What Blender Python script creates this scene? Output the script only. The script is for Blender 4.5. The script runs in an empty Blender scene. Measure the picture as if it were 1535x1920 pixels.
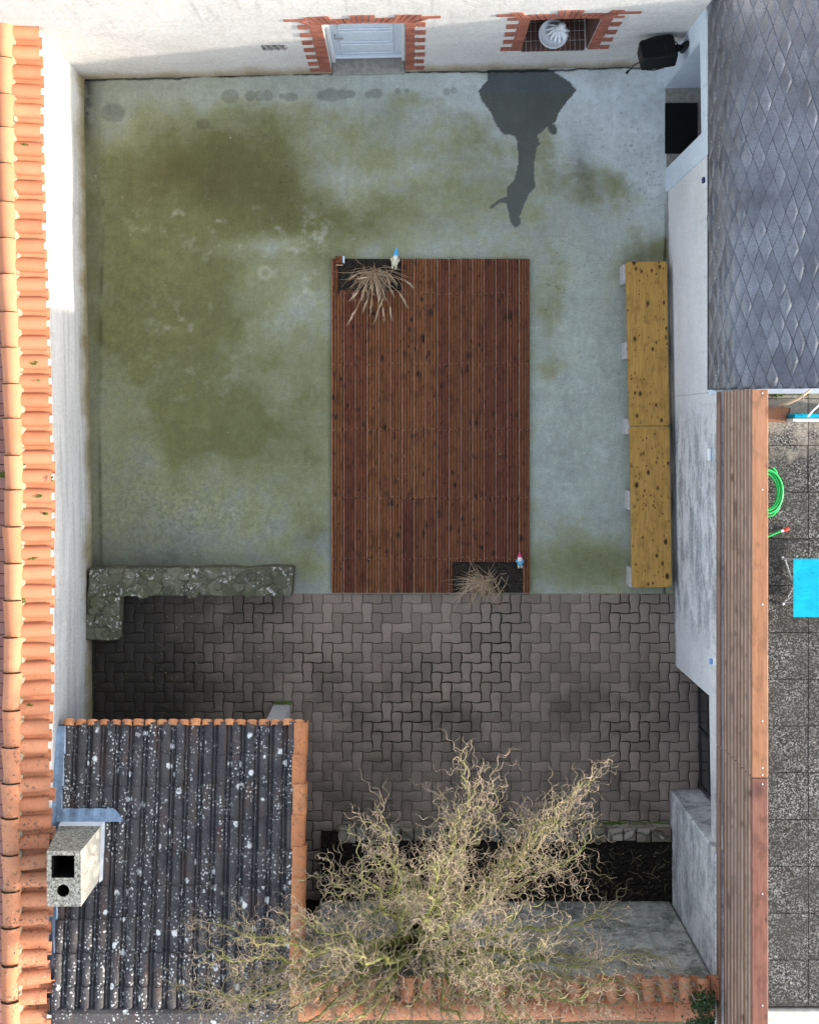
import bpy, bmesh, math, random
import numpy as np
from mathutils import Vector, Matrix, Quaternion
R = math.radians
rnd = random.Random(7)
S = bpy.context.scene
COL = S.collection

# ------------------------------------------------------------------ camera, sky, sun, exposure
CAM_H, FPX, U0, V0 = 17.0, 2500.0, 762.0, 800.0        # camera height (m), focal length (px of a 1920 px high picture), nadir pixel
cd = bpy.data.cameras.new('camera'); cam = bpy.data.objects.new('camera', cd); COL.objects.link(cam)
cam.location = (0, 0, CAM_H); cam.rotation_euler = (0, 0, 0)
cd.sensor_fit = 'VERTICAL'; cd.sensor_height = 24.0; cd.lens = FPX / 1920 * 24.0
cd.shift_x = (767.5 - U0) / 1920; cd.shift_y = -(960 - V0) / 1920
cd.clip_start = 0.1; cd.clip_end = 800
S.camera = cam

SUN_EL, SUN_AZ = 15.0, 98.0                            # azimuth clockwise from +Y
w = bpy.data.worlds.new('World'); S.world = w; w.use_nodes = True
wn = w.node_tree
sky = wn.nodes.new('ShaderNodeTexSky'); sky.sky_type = 'NISHITA'; sky.sun_disc = False
sky.sun_elevation = R(SUN_EL); sky.sun_rotation = R(SUN_AZ)
sky.air_density = 1.0; sky.dust_density = 1.5; sky.ozone_density = 1.0
bg = next(n for n in wn.nodes if n.type == 'BACKGROUND')
bg.inputs['Strength'].default_value = 0.15
hs_ = wn.nodes.new('ShaderNodeHueSaturation'); hs_.inputs['Saturation'].default_value = .5
wn.links.new(sky.outputs[0], hs_.inputs['Color']); wn.links.new(hs_.outputs[0], bg.inputs['Color'])
sl = bpy.data.lights.new('sun', 'SUN'); sun = bpy.data.objects.new('sun', sl); COL.objects.link(sun)
sl.energy = 2.0; sl.angle = R(1.1); sl.color = (1.0, 0.90, 0.77)
sd = Vector((math.sin(R(SUN_AZ)) * math.cos(R(SUN_EL)), math.cos(R(SUN_AZ)) * math.cos(R(SUN_EL)), math.sin(R(SUN_EL))))
sun.rotation_euler = (-sd).to_track_quat('-Z', 'Y').to_euler(); sun.location = sd * 40
S.view_settings.view_transform = 'Standard'; S.view_settings.look = 'None'
S.view_settings.exposure = 2.25; S.view_settings.gamma = 1.0; S.view_settings.use_curve_mapping = False
S.cycles.max_bounces = 6; S.cycles.diffuse_bounces = 4

def P(u, v, z=0.0):
    k = (CAM_H - z) / FPX
    return Vector(((u - U0) * k, (V0 - v) * k, z))

# ------------------------------------------------------------------ mesh helpers
class MB:
    def __init__(s): s.v = []; s.f = []; s.m = []; s.n = 0
    def add(s, vs, fs, mi=0):
        o = s.n
        s.v.extend([tuple(p) for p in vs]); s.n += len(vs)
        s.f.extend([tuple(i + o for i in f) for f in fs]); s.m.extend([mi] * len(fs))
    def bx(s, x0, x1, y0, y1, z0, z1, mi=0):
        s.add([(x0,y0,z0),(x1,y0,z0),(x1,y1,z0),(x0,y1,z0),(x0,y0,z1),(x1,y0,z1),(x1,y1,z1),(x0,y1,z1)],
              [(3,2,1,0),(4,5,6,7),(0,1,5,4),(1,2,6,5),(2,3,7,6),(3,0,4,7)], mi)
    def cb(s, x0, x1, y0, y1, z0, z1, c=0.006, mi=0):
        """box with chamfered edges"""
        X, Y, Z = (x0, x1), (y0, y1), (z0, z1); vs = []; idx = {}
        for i in (0,1):
            for j in (0,1):
                for k in (0,1):
                    sx, sy, sz = (1 - 2*i)*c, (1 - 2*j)*c, (1 - 2*k)*c
                    for a, p in enumerate([(X[i], Y[j]+sy, Z[k]+sz), (X[i]+sx, Y[j], Z[k]+sz), (X[i]+sx, Y[j]+sy, Z[k])]):
                        idx[(i,j,k,a)] = len(vs); vs.append(p)
        g = lambda i,j,k,a: idx[(i,j,k,a)]
        fs = []
        for i in (0,1):
            q = [g(i,0,0,0), g(i,1,0,0), g(i,1,1,0), g(i,0,1,0)]; fs.append(q if i else q[::-1])
            q = [g(0,i,0,1), g(1,i,0,1), g(1,i,1,1), g(0,i,1,1)]; fs.append(q[::-1] if i else q)
            q = [g(0,0,i,2), g(1,0,i,2), g(1,1,i,2), g(0,1,i,2)]; fs.append(q if i else q[::-1])
        for i in (0,1):
            for j in (0,1):
                fs.append([g(i,j,0,0), g(i,j,1,0), g(i,j,1,1), g(i,j,0,1)])
                fs.append([g(i,0,j,0), g(i,1,j,0), g(i,1,j,2), g(i,0,j,2)])
                fs.append([g(0,i,j,1), g(1,i,j,1), g(1,i,j,2), g(0,i,j,2)])
                for k in (0,1): fs.append([g(i,j,k,0), g(i,j,k,1), g(i,j,k,2)])
        s.add(vs, fs, mi)
    def prism(s, poly, z0, z1, mi=0, c=0.0):
        n = len(poly); cx = sum(p[0] for p in poly)/n; cy = sum(p[1] for p in poly)/n
        vs = [(p[0], p[1], z0) for p in poly] + [(p[0], p[1], z1 - c) for p in poly]
        fs = [tuple(range(n))[::-1]] + [(i, (i+1) % n, n + (i+1) % n, n + i) for i in range(n)]
        if c > 0:
            for p in poly:
                d = Vector((cx - p[0], cy - p[1])); l = d.length or 1; d = d / l * min(c, l*.4)
                vs.append((p[0] + d.x, p[1] + d.y, z1))
            fs += [(n + i, n + (i+1) % n, 2*n + (i+1) % n, 2*n + i) for i in range(n)] + [tuple(range(2*n, 3*n))]
        else: fs.append(tuple(range(n, 2*n)))
        s.add(vs, fs, mi)
    def tube(s, path, rad, n=6, mi=0, cap=True):
        path = [Vector(p) for p in path]; m = len(path)
        if not hasattr(rad, '__len__'): rad = [rad] * m
        t0 = (path[1] - path[0]).normalized()
        nr = t0.cross(Vector((0,0,1)));
        if nr.length < .05: nr = t0.cross(Vector((1,0,0)))
        nr.normalize(); vs = []
        for i in range(m):
            t = (path[min(i+1, m-1)] - path[max(i-1, 0)])
            t = t.normalized() if t.length > 1e-9 else t0
            nr = (nr - t * nr.dot(t)); nr = nr.normalized() if nr.length > 1e-6 else t.orthogonal().normalized()
            b = t.cross(nr)
            for k in range(n):
                a = 2*math.pi*k/n
                vs.append(path[i] + (nr*math.cos(a) + b*math.sin(a)) * rad[i])
        fs = [(i*n+k, i*n+(k+1) % n, (i+1)*n+(k+1) % n, (i+1)*n+k) for i in range(m-1) for k in range(n)]
        if cap: fs += [tuple(range(n))[::-1], tuple(range((m-1)*n, m*n))]
        s.add(vs, fs, mi)
    def lathe(s, prof, mtx=Matrix(), n=20, mi=0):
        vs = []; m = len(prof)
        for r, z in prof:
            for k in range(n):
                a = 2*math.pi*k/n; vs.append(mtx @ Vector((r*math.cos(a), r*math.sin(a), z)))
        fs = [(i*n+k, i*n+(k+1) % n, (i+1)*n+(k+1) % n, (i+1)*n+k) for i in range(m-1) for k in range(n)]
        fs += [tuple(range(n))[::-1], tuple(range((m-1)*n, m*n))]
        s.add(vs, fs, mi)
    def ell(s, c, r, mtx=Matrix(), n=14, m=9, mi=0, f=None):
        prof = [(max(1e-4, math.sin(math.pi*i/(m-1))), -math.cos(math.pi*i/(m-1))) for i in range(m)]
        s.lathe(prof, Matrix.Translation(c) @ mtx @ Matrix.Diagonal((r[0], r[1], r[2], 1)), n, mi)
    def barrel(s, p0, p1, r0, r1, up, a0=0.0, a1=math.pi, n=10, th=0.014, mi=0, wob=0.0):
        """half-round roof tile lying from p0 to p1"""
        p0, p1, up = Vector(p0), Vector(p1), Vector(up)
        ax = (p1 - p0).normalized(); side = ax.cross(up).normalized(); up = side.cross(ax)
        vs = []; J = 4
        for rr in (0, -th):
            for j in range(J):
                t = j/(J-1); c = p0.lerp(p1, t); r = r0 + (r1-r0)*t + rr
                for k in range(n+1):
                    a = a0 + (a1-a0)*k/n
                    w_ = 1 + wob*math.sin(k*1.7 + j*2.1 + p0.y*7)
                    vs.append(c + (side*math.cos(a) + up*math.sin(a))*r*w_)
        N = n+1; o = J*N; fs = []
        for j in range(J-1):
            for k in range(n):
                q = (j*N+k, j*N+k+1, (j+1)*N+k+1, (j+1)*N+k); fs.append(q); fs.append(tuple(i+o for i in q[::-1]))
            for k in (0, n):
                q = (j*N+k, (j+1)*N+k, (j+1)*N+k+o, j*N+k+o); fs.append(q if k == 0 else q[::-1])
        for k in range(n):
            q = (k, k+o, k+1+o, k+1); fs.append(q)
            e = (J-1)*N; q = (e+k, e+k+1, e+k+1+o, e+k+o); fs.append(q)
        s.add(vs, fs, mi)
    def build(s, name, mats, parent=None, smooth=False, ang=40):
        me = bpy.data.meshes.new(name); me.from_pydata(s.v, [], s.f); 
        mats = mats if isinstance(mats, (list, tuple)) else [mats]
        for m in mats: me.materials.append(m)
        me.polygons.foreach_set('material_index', s.m)
        if smooth:
            me.polygons.foreach_set('use_smooth', [True]*len(s.f))
        me.update()
        if smooth and ang < 180: me.set_sharp_from_angle(angle=R(ang))
        o = bpy.data.objects.new(name, me); COL.objects.link(o)
        if parent is not None: put(o, parent)
        return o
def put(o, parent):
    """parent o (built in world coordinates) to parent, keeping it where it is"""
    o.parent = parent
    o.matrix_parent_inverse = world(parent).inverted()
def put_o(o, p): put(o, p); return o
def world(o):
    m = Matrix.LocRotScale(o.location, o.rotation_euler, o.scale)
    return world(o.parent) @ o.matrix_parent_inverse @ m if o.parent else m
def local(o, parent):
    o.parent = parent; return o
def tag(o, label=None, cat=None, group=None, kind=None):
    if label: o['label'] = label
    if cat: o['category'] = cat
    if group: o['group'] = group
    if kind: o['kind'] = kind
    return o
def thing(name, label, cat, loc=(0,0,0), rz=0, group=None):
    o = bpy.data.objects.new(name, None); COL.objects.link(o); o.location = loc; o.rotation_euler = (0,0,rz)
    o.empty_display_size = .1
    return tag(o, label, cat, group)
def structure(o): o['kind'] = 'structure'; return o
def copy_thing(root):
    c = root.copy(); COL.objects.link(c)
    for ch in list(root.children):
        d = ch.copy(); COL.objects.link(d); d.parent = c
        for g in list(ch.children):
            e = g.copy(); COL.objects.link(e); e.parent = d
    return c

# ------------------------------------------------------------------ noise for surface maps
_ng = np.random.default_rng(11)
def vnoise(x, y, scale, seed, octs=4, rough=.55):
    tot = np.zeros_like(x); amp = 1; s_ = 0
    for o in range(octs):
        g = np.random.default_rng(seed*31+o).random((128,128))
        fx, fy = x*scale*(2**o) + 17.3*o, y*scale*(2**o) + 9.1*o
        ix, iy = np.floor(fx).astype(int), np.floor(fy).astype(int); tx, ty = fx-ix, fy-iy
        tx, ty = tx*tx*(3-2*tx), ty*ty*(3-2*ty)
        a = g[ix%128, iy%128]; b = g[(ix+1)%128, iy%128]; c = g[ix%128, (iy+1)%128]; d = g[(ix+1)%128, (iy+1)%128]
        tot += amp*((a*(1-tx)+b*tx)*(1-ty) + (c*(1-tx)+d*tx)*ty); s_ += amp; amp *= rough
    return tot/s_
def inpoly(x, y, poly):
    r = np.zeros(x.shape, bool); n = len(poly)
    for i in range(n):
        x0,y0 = poly[i]; x1,y1 = poly[(i+1)%n]
        c = ((y0 > y) != (y1 > y)); 
        with np.errstate(divide='ignore', invalid='ignore'):
            r ^= c & (x < (x1-x0)*(y-y0)/((y1-y0) if y1 != y0 else 1e-9) + x0)
    return r

# ------------------------------------------------------------------ materials
class NT:
    def __init__(s, name):
        s.mat = bpy.data.materials.new(name); s.mat.use_nodes = True; s.t = s.mat.node_tree
        s.b = next(n for n in s.t.nodes if n.type == 'BSDF_PRINCIPLED'); s._pos = None
    def n(s, typ): return s.t.nodes.new(typ)
    def set(s, sock, val):
        if isinstance(val, bpy.types.NodeSocket): s.t.links.new(val, sock)
        elif isinstance(val, (tuple, list)) and len(val) == 3 and sock.type == 'RGBA': sock.default_value = (*val, 1)
        else: sock.default_value = val
    def pos(s, scale=(1,1,1), off=(0,0,0)):
        if s._pos is None: s._pos = s.n('ShaderNodeNewGeometry')
        m = s.n('ShaderNodeMapping'); s.t.links.new(s._pos.outputs['Position'], m.inputs['Vector'])
        m.inputs['Scale'].default_value = scale; m.inputs['Location'].default_value = off
        return m.outputs[0]
    def obj(s, scale=(1,1,1), off=(0,0,0)):
        c = s.n('ShaderNodeTexCoord'); m = s.n('ShaderNodeMapping'); s.t.links.new(c.outputs['Object'], m.inputs['Vector'])
        m.inputs['Scale'].default_value = scale; m.inputs['Location'].default_value = off
        return m.outputs[0]
    def island(s):
        if s._pos is None: s._pos = s.n('ShaderNodeNewGeometry')
        return s._pos.outputs['Random Per Island']
    def xyz(s):
        p = s.n('ShaderNodeSeparateXYZ'); s.t.links.new(s.pos(), p.inputs[0]); return p.outputs
    def noise(s, vec, scale=5, detail=4, rough=.55, dist=0):
        k = s.n('ShaderNodeTexNoise'); s.set(k.inputs['Vector'], vec); k.inputs['Scale'].default_value = scale
        k.inputs['Detail'].default_value = detail; k.inputs['Roughness'].default_value = rough; k.inputs['Distortion'].default_value = dist
        return k.outputs['Fac']
    def voro(s, vec, scale=5, feat='F1', rand=1.0, out='Distance'):
        k = s.n('ShaderNodeTexVoronoi'); k.feature = feat; s.set(k.inputs['Vector'], vec); k.inputs['Scale'].default_value = scale
        k.inputs['Randomness'].default_value = rand
        return k.outputs[out]
    def ramp(s, fac, *stops):
        k = s.n('ShaderNodeValToRGB'); s.set(k.inputs[0], fac); e = k.color_ramp.elements
        while len(e) < len(stops): e.new(.5)
        for el, (p, c) in zip(e, stops):
            el.position = p; el.color = (*c, 1) if isinstance(c, (tuple, list)) else (c, c, c, 1)
        return k.outputs[0]
    def mix(s, fac, a, b, blend='MIX'):
        k = s.n('ShaderNodeMix'); k.data_type = 'RGBA'; k.blend_type = blend
        s.set(k.inputs[0], fac); s.set(k.inputs[6], a); s.set(k.inputs[7], b); return k.outputs[2]
    def math(s, op, a, b=0.0, clamp=False):
        k = s.n('ShaderNodeMath'); k.operation = op; k.use_clamp = clamp; s.set(k.inputs[0], a); s.set(k.inputs[1], b); return k.outputs[0]
    def band(s, v, lo, hi):
        k = s.n('ShaderNodeMapRange'); s.set(k.inputs[0], v); k.inputs[1].default_value = lo; k.inputs[2].default_value = hi
        k.interpolation_type = 'SMOOTHSTEP'; return k.outputs[0]
    def attr(s, name):
        k = s.n('ShaderNodeAttribute'); k.attribute_name = name; return k.outputs
    def bump(s, h, strength=.4, dist=.01, prev=None):
        k = s.n('ShaderNodeBump'); s.set(k.inputs['Height'], h); k.inputs['Strength'].default_value = strength; k.inputs['Distance'].default_value = dist
        if prev is not None: s.set(k.inputs['Normal'], prev)
        return k.outputs[0]
    def done(s, col, rough=.8, bump=None, spec=.3, metal=0.0):
        s.set(s.b.inputs['Base Color'], col); s.set(s.b.inputs['Roughness'], rough)
        s.b.inputs['Specular IOR Level'].default_value = spec; s.b.inputs['Metallic'].default_value = metal
        if bump is not None: s.set(s.b.inputs['Normal'], bump)
        return s.mat

def m_simple(name, col, rough=.6, var=.12, scale=30, spec=.3, metal=0.0, bump=.15):
    t = NT(name); n = t.noise(t.pos(), scale, 4, .6)
    c = t.mix(t.ramp(n, (.3, 0.0), (.7, 1.0)), tuple(v*(1-var) for v in col), tuple(min(1, v*(1+var)) for v in col))
    return t.done(c, rough, t.bump(n, bump, .004), spec, metal)

def m_plaster(name, base, dirt, foot=None, foot_h=.6, streak=.5, ylo=None, grey=(.27,.28,.30), ax=(1,.5,7)):
    """lime render: blotches, rain streaks that run down, foot darkened by damp or painted shade"""
    t = NT(name); p = t.pos(); x, y, z = t.xyz()
    big = t.noise(p, 1.3, 5, .6); fine = t.noise(p, 28, 5, .65)
    st = t.noise(t.pos(ax), 1.0, 6, .66, .4)
    c = t.mix(t.ramp(big, (.35, 0.0), (.7, 1.0)), base, tuple(v*.88 for v in base))
    c = t.mix(t.math('MULTIPLY', t.ramp(st, (.46, 0.0), (.72, 1.0)), streak), c, dirt)
    if ylo:
        for (a, b, f) in ylo:   # stretches of the wall where old paint has gone grey
            k = t.math('MULTIPLY', t.band(y, a-.25, a+.35), t.math('SUBTRACT', 1.0, t.band(y, b-.35, b+.25)))
            k = t.math('MULTIPLY', k, f)
            k2 = t.math('MULTIPLY', k, t.ramp(t.noise(t.pos((1.6, 1.0, 2.0), (0,3,0)), 1.5, 10, .80, .25), (.44, 0.0), (.565, 1.0)))
            c = t.mix(k2, c, t.mix(t.ramp(fine, (.35, 0.0), (.7, 1.0)), grey, tuple(v*1.7 for v in grey)))
    if foot:
        k = t.math('ADD', z, t.math('MULTIPLY', t.math('SUBTRACT', t.noise(t.pos((1.2,1.2,.4)), 2.0, 5, .6), .5), foot_h*1.6))
        fz = t.math('SUBTRACT', 1.0, t.band(k, foot_h*.15, foot_h))
        c = t.mix(t.math('MULTIPLY', fz, .85), c, foot)
        c = t.mix(t.math('MULTIPLY', t.math('SUBTRACT', 1.0, t.band(k, -.05, foot_h*.35)), .6), c, tuple(v*.55 for v in foot))
    c = t.mix(.22, c, t.ramp(fine, (.3, .1), (.7, .9)), 'OVERLAY')
    wv = t.n('ShaderNodeVectorMath'); wt = t.n('ShaderNodeTexNoise'); t.set(wt.inputs['Vector'], p); wt.inputs['Scale'].default_value = 4.0; wt.inputs['Detail'].default_value = 5
    ws = t.n('ShaderNodeVectorMath'); ws.operation = 'SCALE'; t.set(ws.inputs[0], wt.outputs['Color']); ws.inputs['Scale'].default_value = .25; t.set(wv.inputs[0], p); t.set(wv.inputs[1], ws.outputs[0])
    crk = t.ramp(t.voro(wv.outputs[0], .95, 'DISTANCE_TO_EDGE', 1.0), (.004, 1.0), (.012, 0.0))
    crk = t.math('MULTIPLY', crk, t.ramp(t.noise(t.pos(off=(2,7,4)), .9, 3), (.54, 0.0), (.66, .7))); c = t.mix(t.math('MULTIPLY', crk, .38), c, tuple(q*.35 for q in base))
    rain = t.ramp(t.noise(t.pos((7,7,.5), (4,2,0)), 1.2, 5, .7), (.56, 0.0), (.70, 1.0)); c = t.mix(t.math('MULTIPLY', t.math('MULTIPLY', rain, t.band(z, 1.2, 2.3)), .42), c, tuple(q*.55 for q in dirt))
    b = t.bump(fine, .35, .006, t.bump(big, .5, .05))
    return t.done(c, .92, b, .15)

def m_wood(name, cols, axis='y', knots=.5, scale=1.0, rough=.6, knot_col=(.02,.009,.006), grey=0.0, kscale=4.2):
    t = NT(name); isl = t.island(); a = {'x': (.6, 9, 9), 'y': (9, .6, 9), 'z': (9, 9, .6)}[axis]
    off = t.n('ShaderNodeCombineXYZ'); t.set(off.inputs[0], t.math('MULTIPLY', isl, 37.0)); t.set(off.inputs[1], t.math('MULTIPLY', isl, 91.0)); t.set(off.inputs[2], t.math('MULTIPLY', isl, 13.0))
    add = t.n('ShaderNodeVectorMath'); t.set(add.inputs[0], t.pos()); t.set(add.inputs[1], off.outputs[0]); v = add.outputs[0]
    def st(sc, k=1.0):
        m = t.n('ShaderNodeMapping'); t.set(m.inputs['Vector'], v); m.inputs['Scale'].default_value = tuple(q*k for q in sc); return m.outputs[0]
    grain = t.noise(st(a, 6*scale), 1.0, 5, .65, .5); broad = t.noise(st(a, .9*scale), 1.0, 4, .6, 1.0)
    c = t.mix(t.ramp(broad, (.3, 0.0), (.7, 1.0)), cols[0], cols[1])
    c = t.mix(t.ramp(isl, (.0, 0.0), (1.0, 1.0)), c, t.mix(.68, c, cols[2]))
    c = t.mix(t.math('MULTIPLY', t.ramp(grain, (.42, 0.0), (.66, 1.0)), .55), c, tuple(q*.45 for q in cols[0]))
    ks = {'x': (.62, 1, 1), 'y': (1, .62, 1), 'z': (1, 1, .62)}[axis]
    flat = {'x': (1,1,.3), 'y': (1,1,.3), 'z': (1,1,1)}[axis]; ks = tuple(q*w_ for q, w_ in zip(ks, flat))
    kn = None
    for m_, r_, lim in ((1.0, .23, .05), (1.6, .25, .15), (3.0, .25, .32)):
        sc_ = st(ks, kscale*scale*m_)
        vd = t.voro(sc_, 1.0, 'F1', 1.0); vc = t.voro(sc_, 1.0, 'F1', 1.0, 'Color'); sp_ = t.n('ShaderNodeSeparateColor'); t.set(sp_.inputs[0], vc)
        rad = t.math('ADD', t.math('MULTIPLY', sp_.outputs[1], .6), .5)
        k1 = t.math('MULTIPLY', t.ramp(t.math('DIVIDE', t.math('ADD', vd, t.math('MULTIPLY', t.math('SUBTRACT', grain, .5), .10)), rad), (r_*.45, 1.0), (r_, 0.0)), t.ramp(sp_.outputs[0], (lim, 0.0), (lim+.02, 1.0)))
        kn = k1 if kn is None else t.math('MAXIMUM', kn, k1)
    kn = t.math('MULTIPLY', kn, knots)
    mott = t.ramp(t.noise(st(ks, 11*scale), 1.0, 4, .6, .4), (.50, 0.0), (.68, .62)); c = t.mix(mott, c, tuple(q*.38 for q in cols[0]))
    c = t.mix(t.ramp(t.math('FRACT', t.math('MULTIPLY', isl, 7.31)), (0.0, .45), (.5, 0.0), (1.0, 0.0)), c, tuple(q*.5 for q in cols[1]))
    c = t.mix(kn, c, knot_col)
    if grey: c = t.mix(t.math('MULTIPLY', t.ramp(t.noise(st(a, .5), 1.3, 4, .6), (.4, 0.0), (.7, 1.0)), grey), c, (.30,.25,.22))
    return t.done(c, rough, t.bump(grain, .35, .004), .16)

def m_tile(name, cols, lichen=.5, south=True, dark=(.05,.045,.04)):
    t = NT(name); p = t.pos(); isl = t.island(); x, y, z = t.xyz()
    c = t.mix(isl, cols[0], cols[1]); c = t.mix(t.ramp(t.noise(p, 6, 4), (.35, 0.0), (.7, 1.0)), c, cols[2])
    k = t.ramp(t.noise(p, 26, 5, .7), (.54, 0.0), (.64, 1.0))
    if south: amt = t.math('ADD', .10, t.math('MULTIPLY', t.math('SUBTRACT', 1.0, t.band(y, -5.6, -1.6)), lichen))
    else: amt = lichen
    big = t.ramp(t.noise(p, 5, 3, .6), (.40, .1), (.62, 1.0))
    c = t.mix(t.math('MULTIPLY', t.math('MULTIPLY', k, amt), big), c, dark)
    sp = t.ramp(t.noise(t.pos(off=(5,2,1)), 60, 2, .5), (.68, 0.0), (.72, 1.0))
    c = t.mix(t.math('MULTIPLY', sp, t.math('MULTIPLY', amt, .7)), c, (.5,.47,.38))
    return t.done(c, .85, t.bump(t.noise(p, 60, 4, .6), .25, .004), .25)

def m_roof_dark():
    t = NT('lichened_roof_tile'); p = t.pos(); isl = t.island()
    c = t.mix(t.ramp(t.noise(p, 3, 5, .6), (.35, 0.0), (.68, 1.0)), (.032,.032,.037), (.080,.073,.071))
    c = t.mix(t.ramp(t.noise(t.pos((4,.7,1)), 2.2, 4, .6), (.52, 0.0), (.72, .8)), c, (.10,.055,.038))
    c = t.mix(t.ramp(t.noise(p, 45, 4, .7), (.45, 0.0), (.75, .5)), c, (.13,.125,.12))
    d = t.voro(p, 5.6, 'F1', 1.0); n = t.noise(p, 26, 4, .65); dd = t.math('ADD', d, t.math('MULTIPLY', t.math('SUBTRACT', n, .5), .34))
    pick = t.ramp(t.noise(t.pos(off=(3,8,0)), 2.6, 4, .65), (.46, 0.0), (.52, 1.0))
    c = t.mix(t.math('MULTIPLY', t.ramp(dd, (.17, 1.0), (.215, 0.0)), pick), c, (.66,.66,.64))
    d2 = t.voro(t.pos(off=(.3,.7,0)), 27, 'F1', 1.0); dd2 = t.math('ADD', d2, t.math('MULTIPLY', t.math('SUBTRACT', t.noise(p, 70, 3, .6), .5), .4))
    pick2 = t.ramp(t.noise(t.pos((2,.8,1), (1,3,0)), 2.6, 5, .7), (.46, 0.0), (.57, .95))
    c = t.mix(t.math('MULTIPLY', t.ramp(dd2, (.25, 1.0), (.33, 0.0)), pick2), c, (.60,.60,.58))
    return t.done(c, .82, t.bump(t.noise(p, 70, 4, .6), .3, .005), .3)

def m_slab():
    t = NT('mossy_concrete'); p = t.pos(); a = t.attr('Col')
    f = t.noise(p, 55, 5, .7); g = t.noise(p, 210, 3, .7); br = t.noise(t.pos((22, 2.5, 1)), 1.0, 5, .7, .6)
    c = t.mix(.30, a['Color'], t.ramp(f, (.3, .10), (.72, .90)), 'OVERLAY')
    c = t.mix(.24, c, t.ramp(g, (.3, .1), (.7, .9)), 'OVERLAY')
    c = t.mix(.05, c, t.ramp(br, (.35, .1), (.65, .9)), 'OVERLAY')
    sp = t.ramp(t.voro(p, 14, 'F1'), (.05, 1.0), (.10, 0.0)); pick = t.ramp(t.noise(p, 2.6, 3), (.54, 0.0), (.60, 1.0))
    c = t.mix(t.math('MULTIPLY', t.math('MULTIPLY', sp, pick), .6), c, (.04,.045,.03))
    rough = t.math('SUBTRACT', .86, t.math('MULTIPLY', a['Alpha'], .38))
    return t.done(c, rough, t.bump(t.math('ADD', f, t.math('MULTIPLY', g, .5)), .28, .006), .3)

def m_paver():
    t = NT('worn_paver'); p = t.pos(); isl = t.island(); x, y, z = t.xyz()
    c = t.ramp(isl, (.0, (.175,.140,.110)), (.5, (.215,.175,.140)), (1.0, (.255,.205,.165)))
    c = t.mix(.4, c, t.ramp(t.noise(p, 120, 3, .75), (.35, .05), (.7, .95)), 'OVERLAY')
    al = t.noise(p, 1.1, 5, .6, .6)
    wet_or_shade = t.math('SUBTRACT', 1.0, t.band(t.math('ADD', x, t.math('MULTIPLY', t.math('SUBTRACT', al, .5), 2.4)), -3.2, -1.0))  # wet algae on the left, with the shed-side shade painted in too
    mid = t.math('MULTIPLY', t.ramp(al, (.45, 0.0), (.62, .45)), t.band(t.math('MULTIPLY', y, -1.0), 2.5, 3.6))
    c = t.mix(t.math('MAXIMUM', t.math('MULTIPLY', wet_or_shade, .93), mid), c, (.011,.010,.008))
    ed = t.band(x, 3.15, 3.35); c = t.mix(t.math('MULTIPLY', ed, .5), c, (.27,.215,.19))
    return t.done(c, t.math('SUBTRACT', .85, t.math('MULTIPLY', wet_or_shade, .2)), t.bump(t.noise(p, 160, 3, .7), .4, .003), .3)

def m_shingle():
    t = NT('bitumen_shingle'); p = t.pos(); isl = t.island(); x, y, z = t.xyz()
    c = t.ramp(isl, (0.0, (.088,.097,.118)), (1.0, (.128,.139,.165)))
    c = t.mix(.7, c, t.ramp(t.noise(p, 110, 4, .8), (.35, .08), (.66, .92)), 'OVERLAY')
    c = t.mix(.55, c, t.ramp(t.noise(p, 1.6, 5, .65), (.32, .15), (.68, .85)), 'OVERLAY')
    c = t.mix(t.ramp(t.noise(p, 34, 3, .6), (.60, 0.0), (.68, .7)), c, (.05,.052,.056))
    eave = t.math('SUBTRACT', 1.0, t.band(x, 3.36, 3.62))
    c = t.mix(t.math('MULTIPLY', eave, .7), c, (.045,.047,.052))
    li = t.ramp(t.noise(p, 48, 4, .7), (.60, 0.0), (.66, 1.0))
    c = t.mix(t.math('MULTIPLY', t.math('MULTIPLY', li, eave), .6), c, (.42,.43,.42))
    return t.done(c, .36, t.bump(t.noise(p, 150, 3, .7), .35, .003), .7)

def m_aggregate():
    t = NT('exposed_aggregate'); p = t.pos(); x, y, z = t.xyz(); isl = t.island()
    v = t.voro(p, 85, 'F1', 1.0, 'Color'); sp = t.n('ShaderNodeSeparateColor'); t.set(sp.inputs[0], v)
    ch = t.ramp(t.math('ADD', t.math('MULTIPLY', sp.outputs[0], .6), t.math('MULTIPLY', t.noise(p, 75, 3, .7), .4)), (.38, (.016,.016,.015)), (.56, (.070,.068,.066)), (.78, (.25,.25,.245)))
    big = t.noise(p, 2.4, 5, .65)
    c = t.mix(t.ramp(big, (.40, 0.0), (.62, .7)), ch, (.030,.029,.026))
    pale_end = t.band(t.math('ADD', y, t.math('MULTIPLY', t.math('SUBTRACT', big, .5), 1.6)), -.35, .05)  # paler and warmer towards the house end of the terrace
    c = t.mix(t.math('MULTIPLY', pale_end, .8), c, t.mix(.35, (.42,.38,.32), ch))
    w = t.ramp(t.voro(p, 11, 'F1'), (.10, 1.0), (.17, 0.0)); pk = t.ramp(t.noise(t.pos(off=(3,1,0)), 4, 2), (.52, 0.0), (.62, 1.0))
    c = t.mix(t.math('MULTIPLY', t.math('MULTIPLY', w, pk), .7), c, (.42,.42,.39))
    c = t.mix(.25, c, t.ramp(isl, (0.0, .2), (1.0, .8)), 'OVERLAY')
    return t.done(c, .85, t.bump(t.noise(p, 90, 3, .7), .5, .006), .3)

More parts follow.
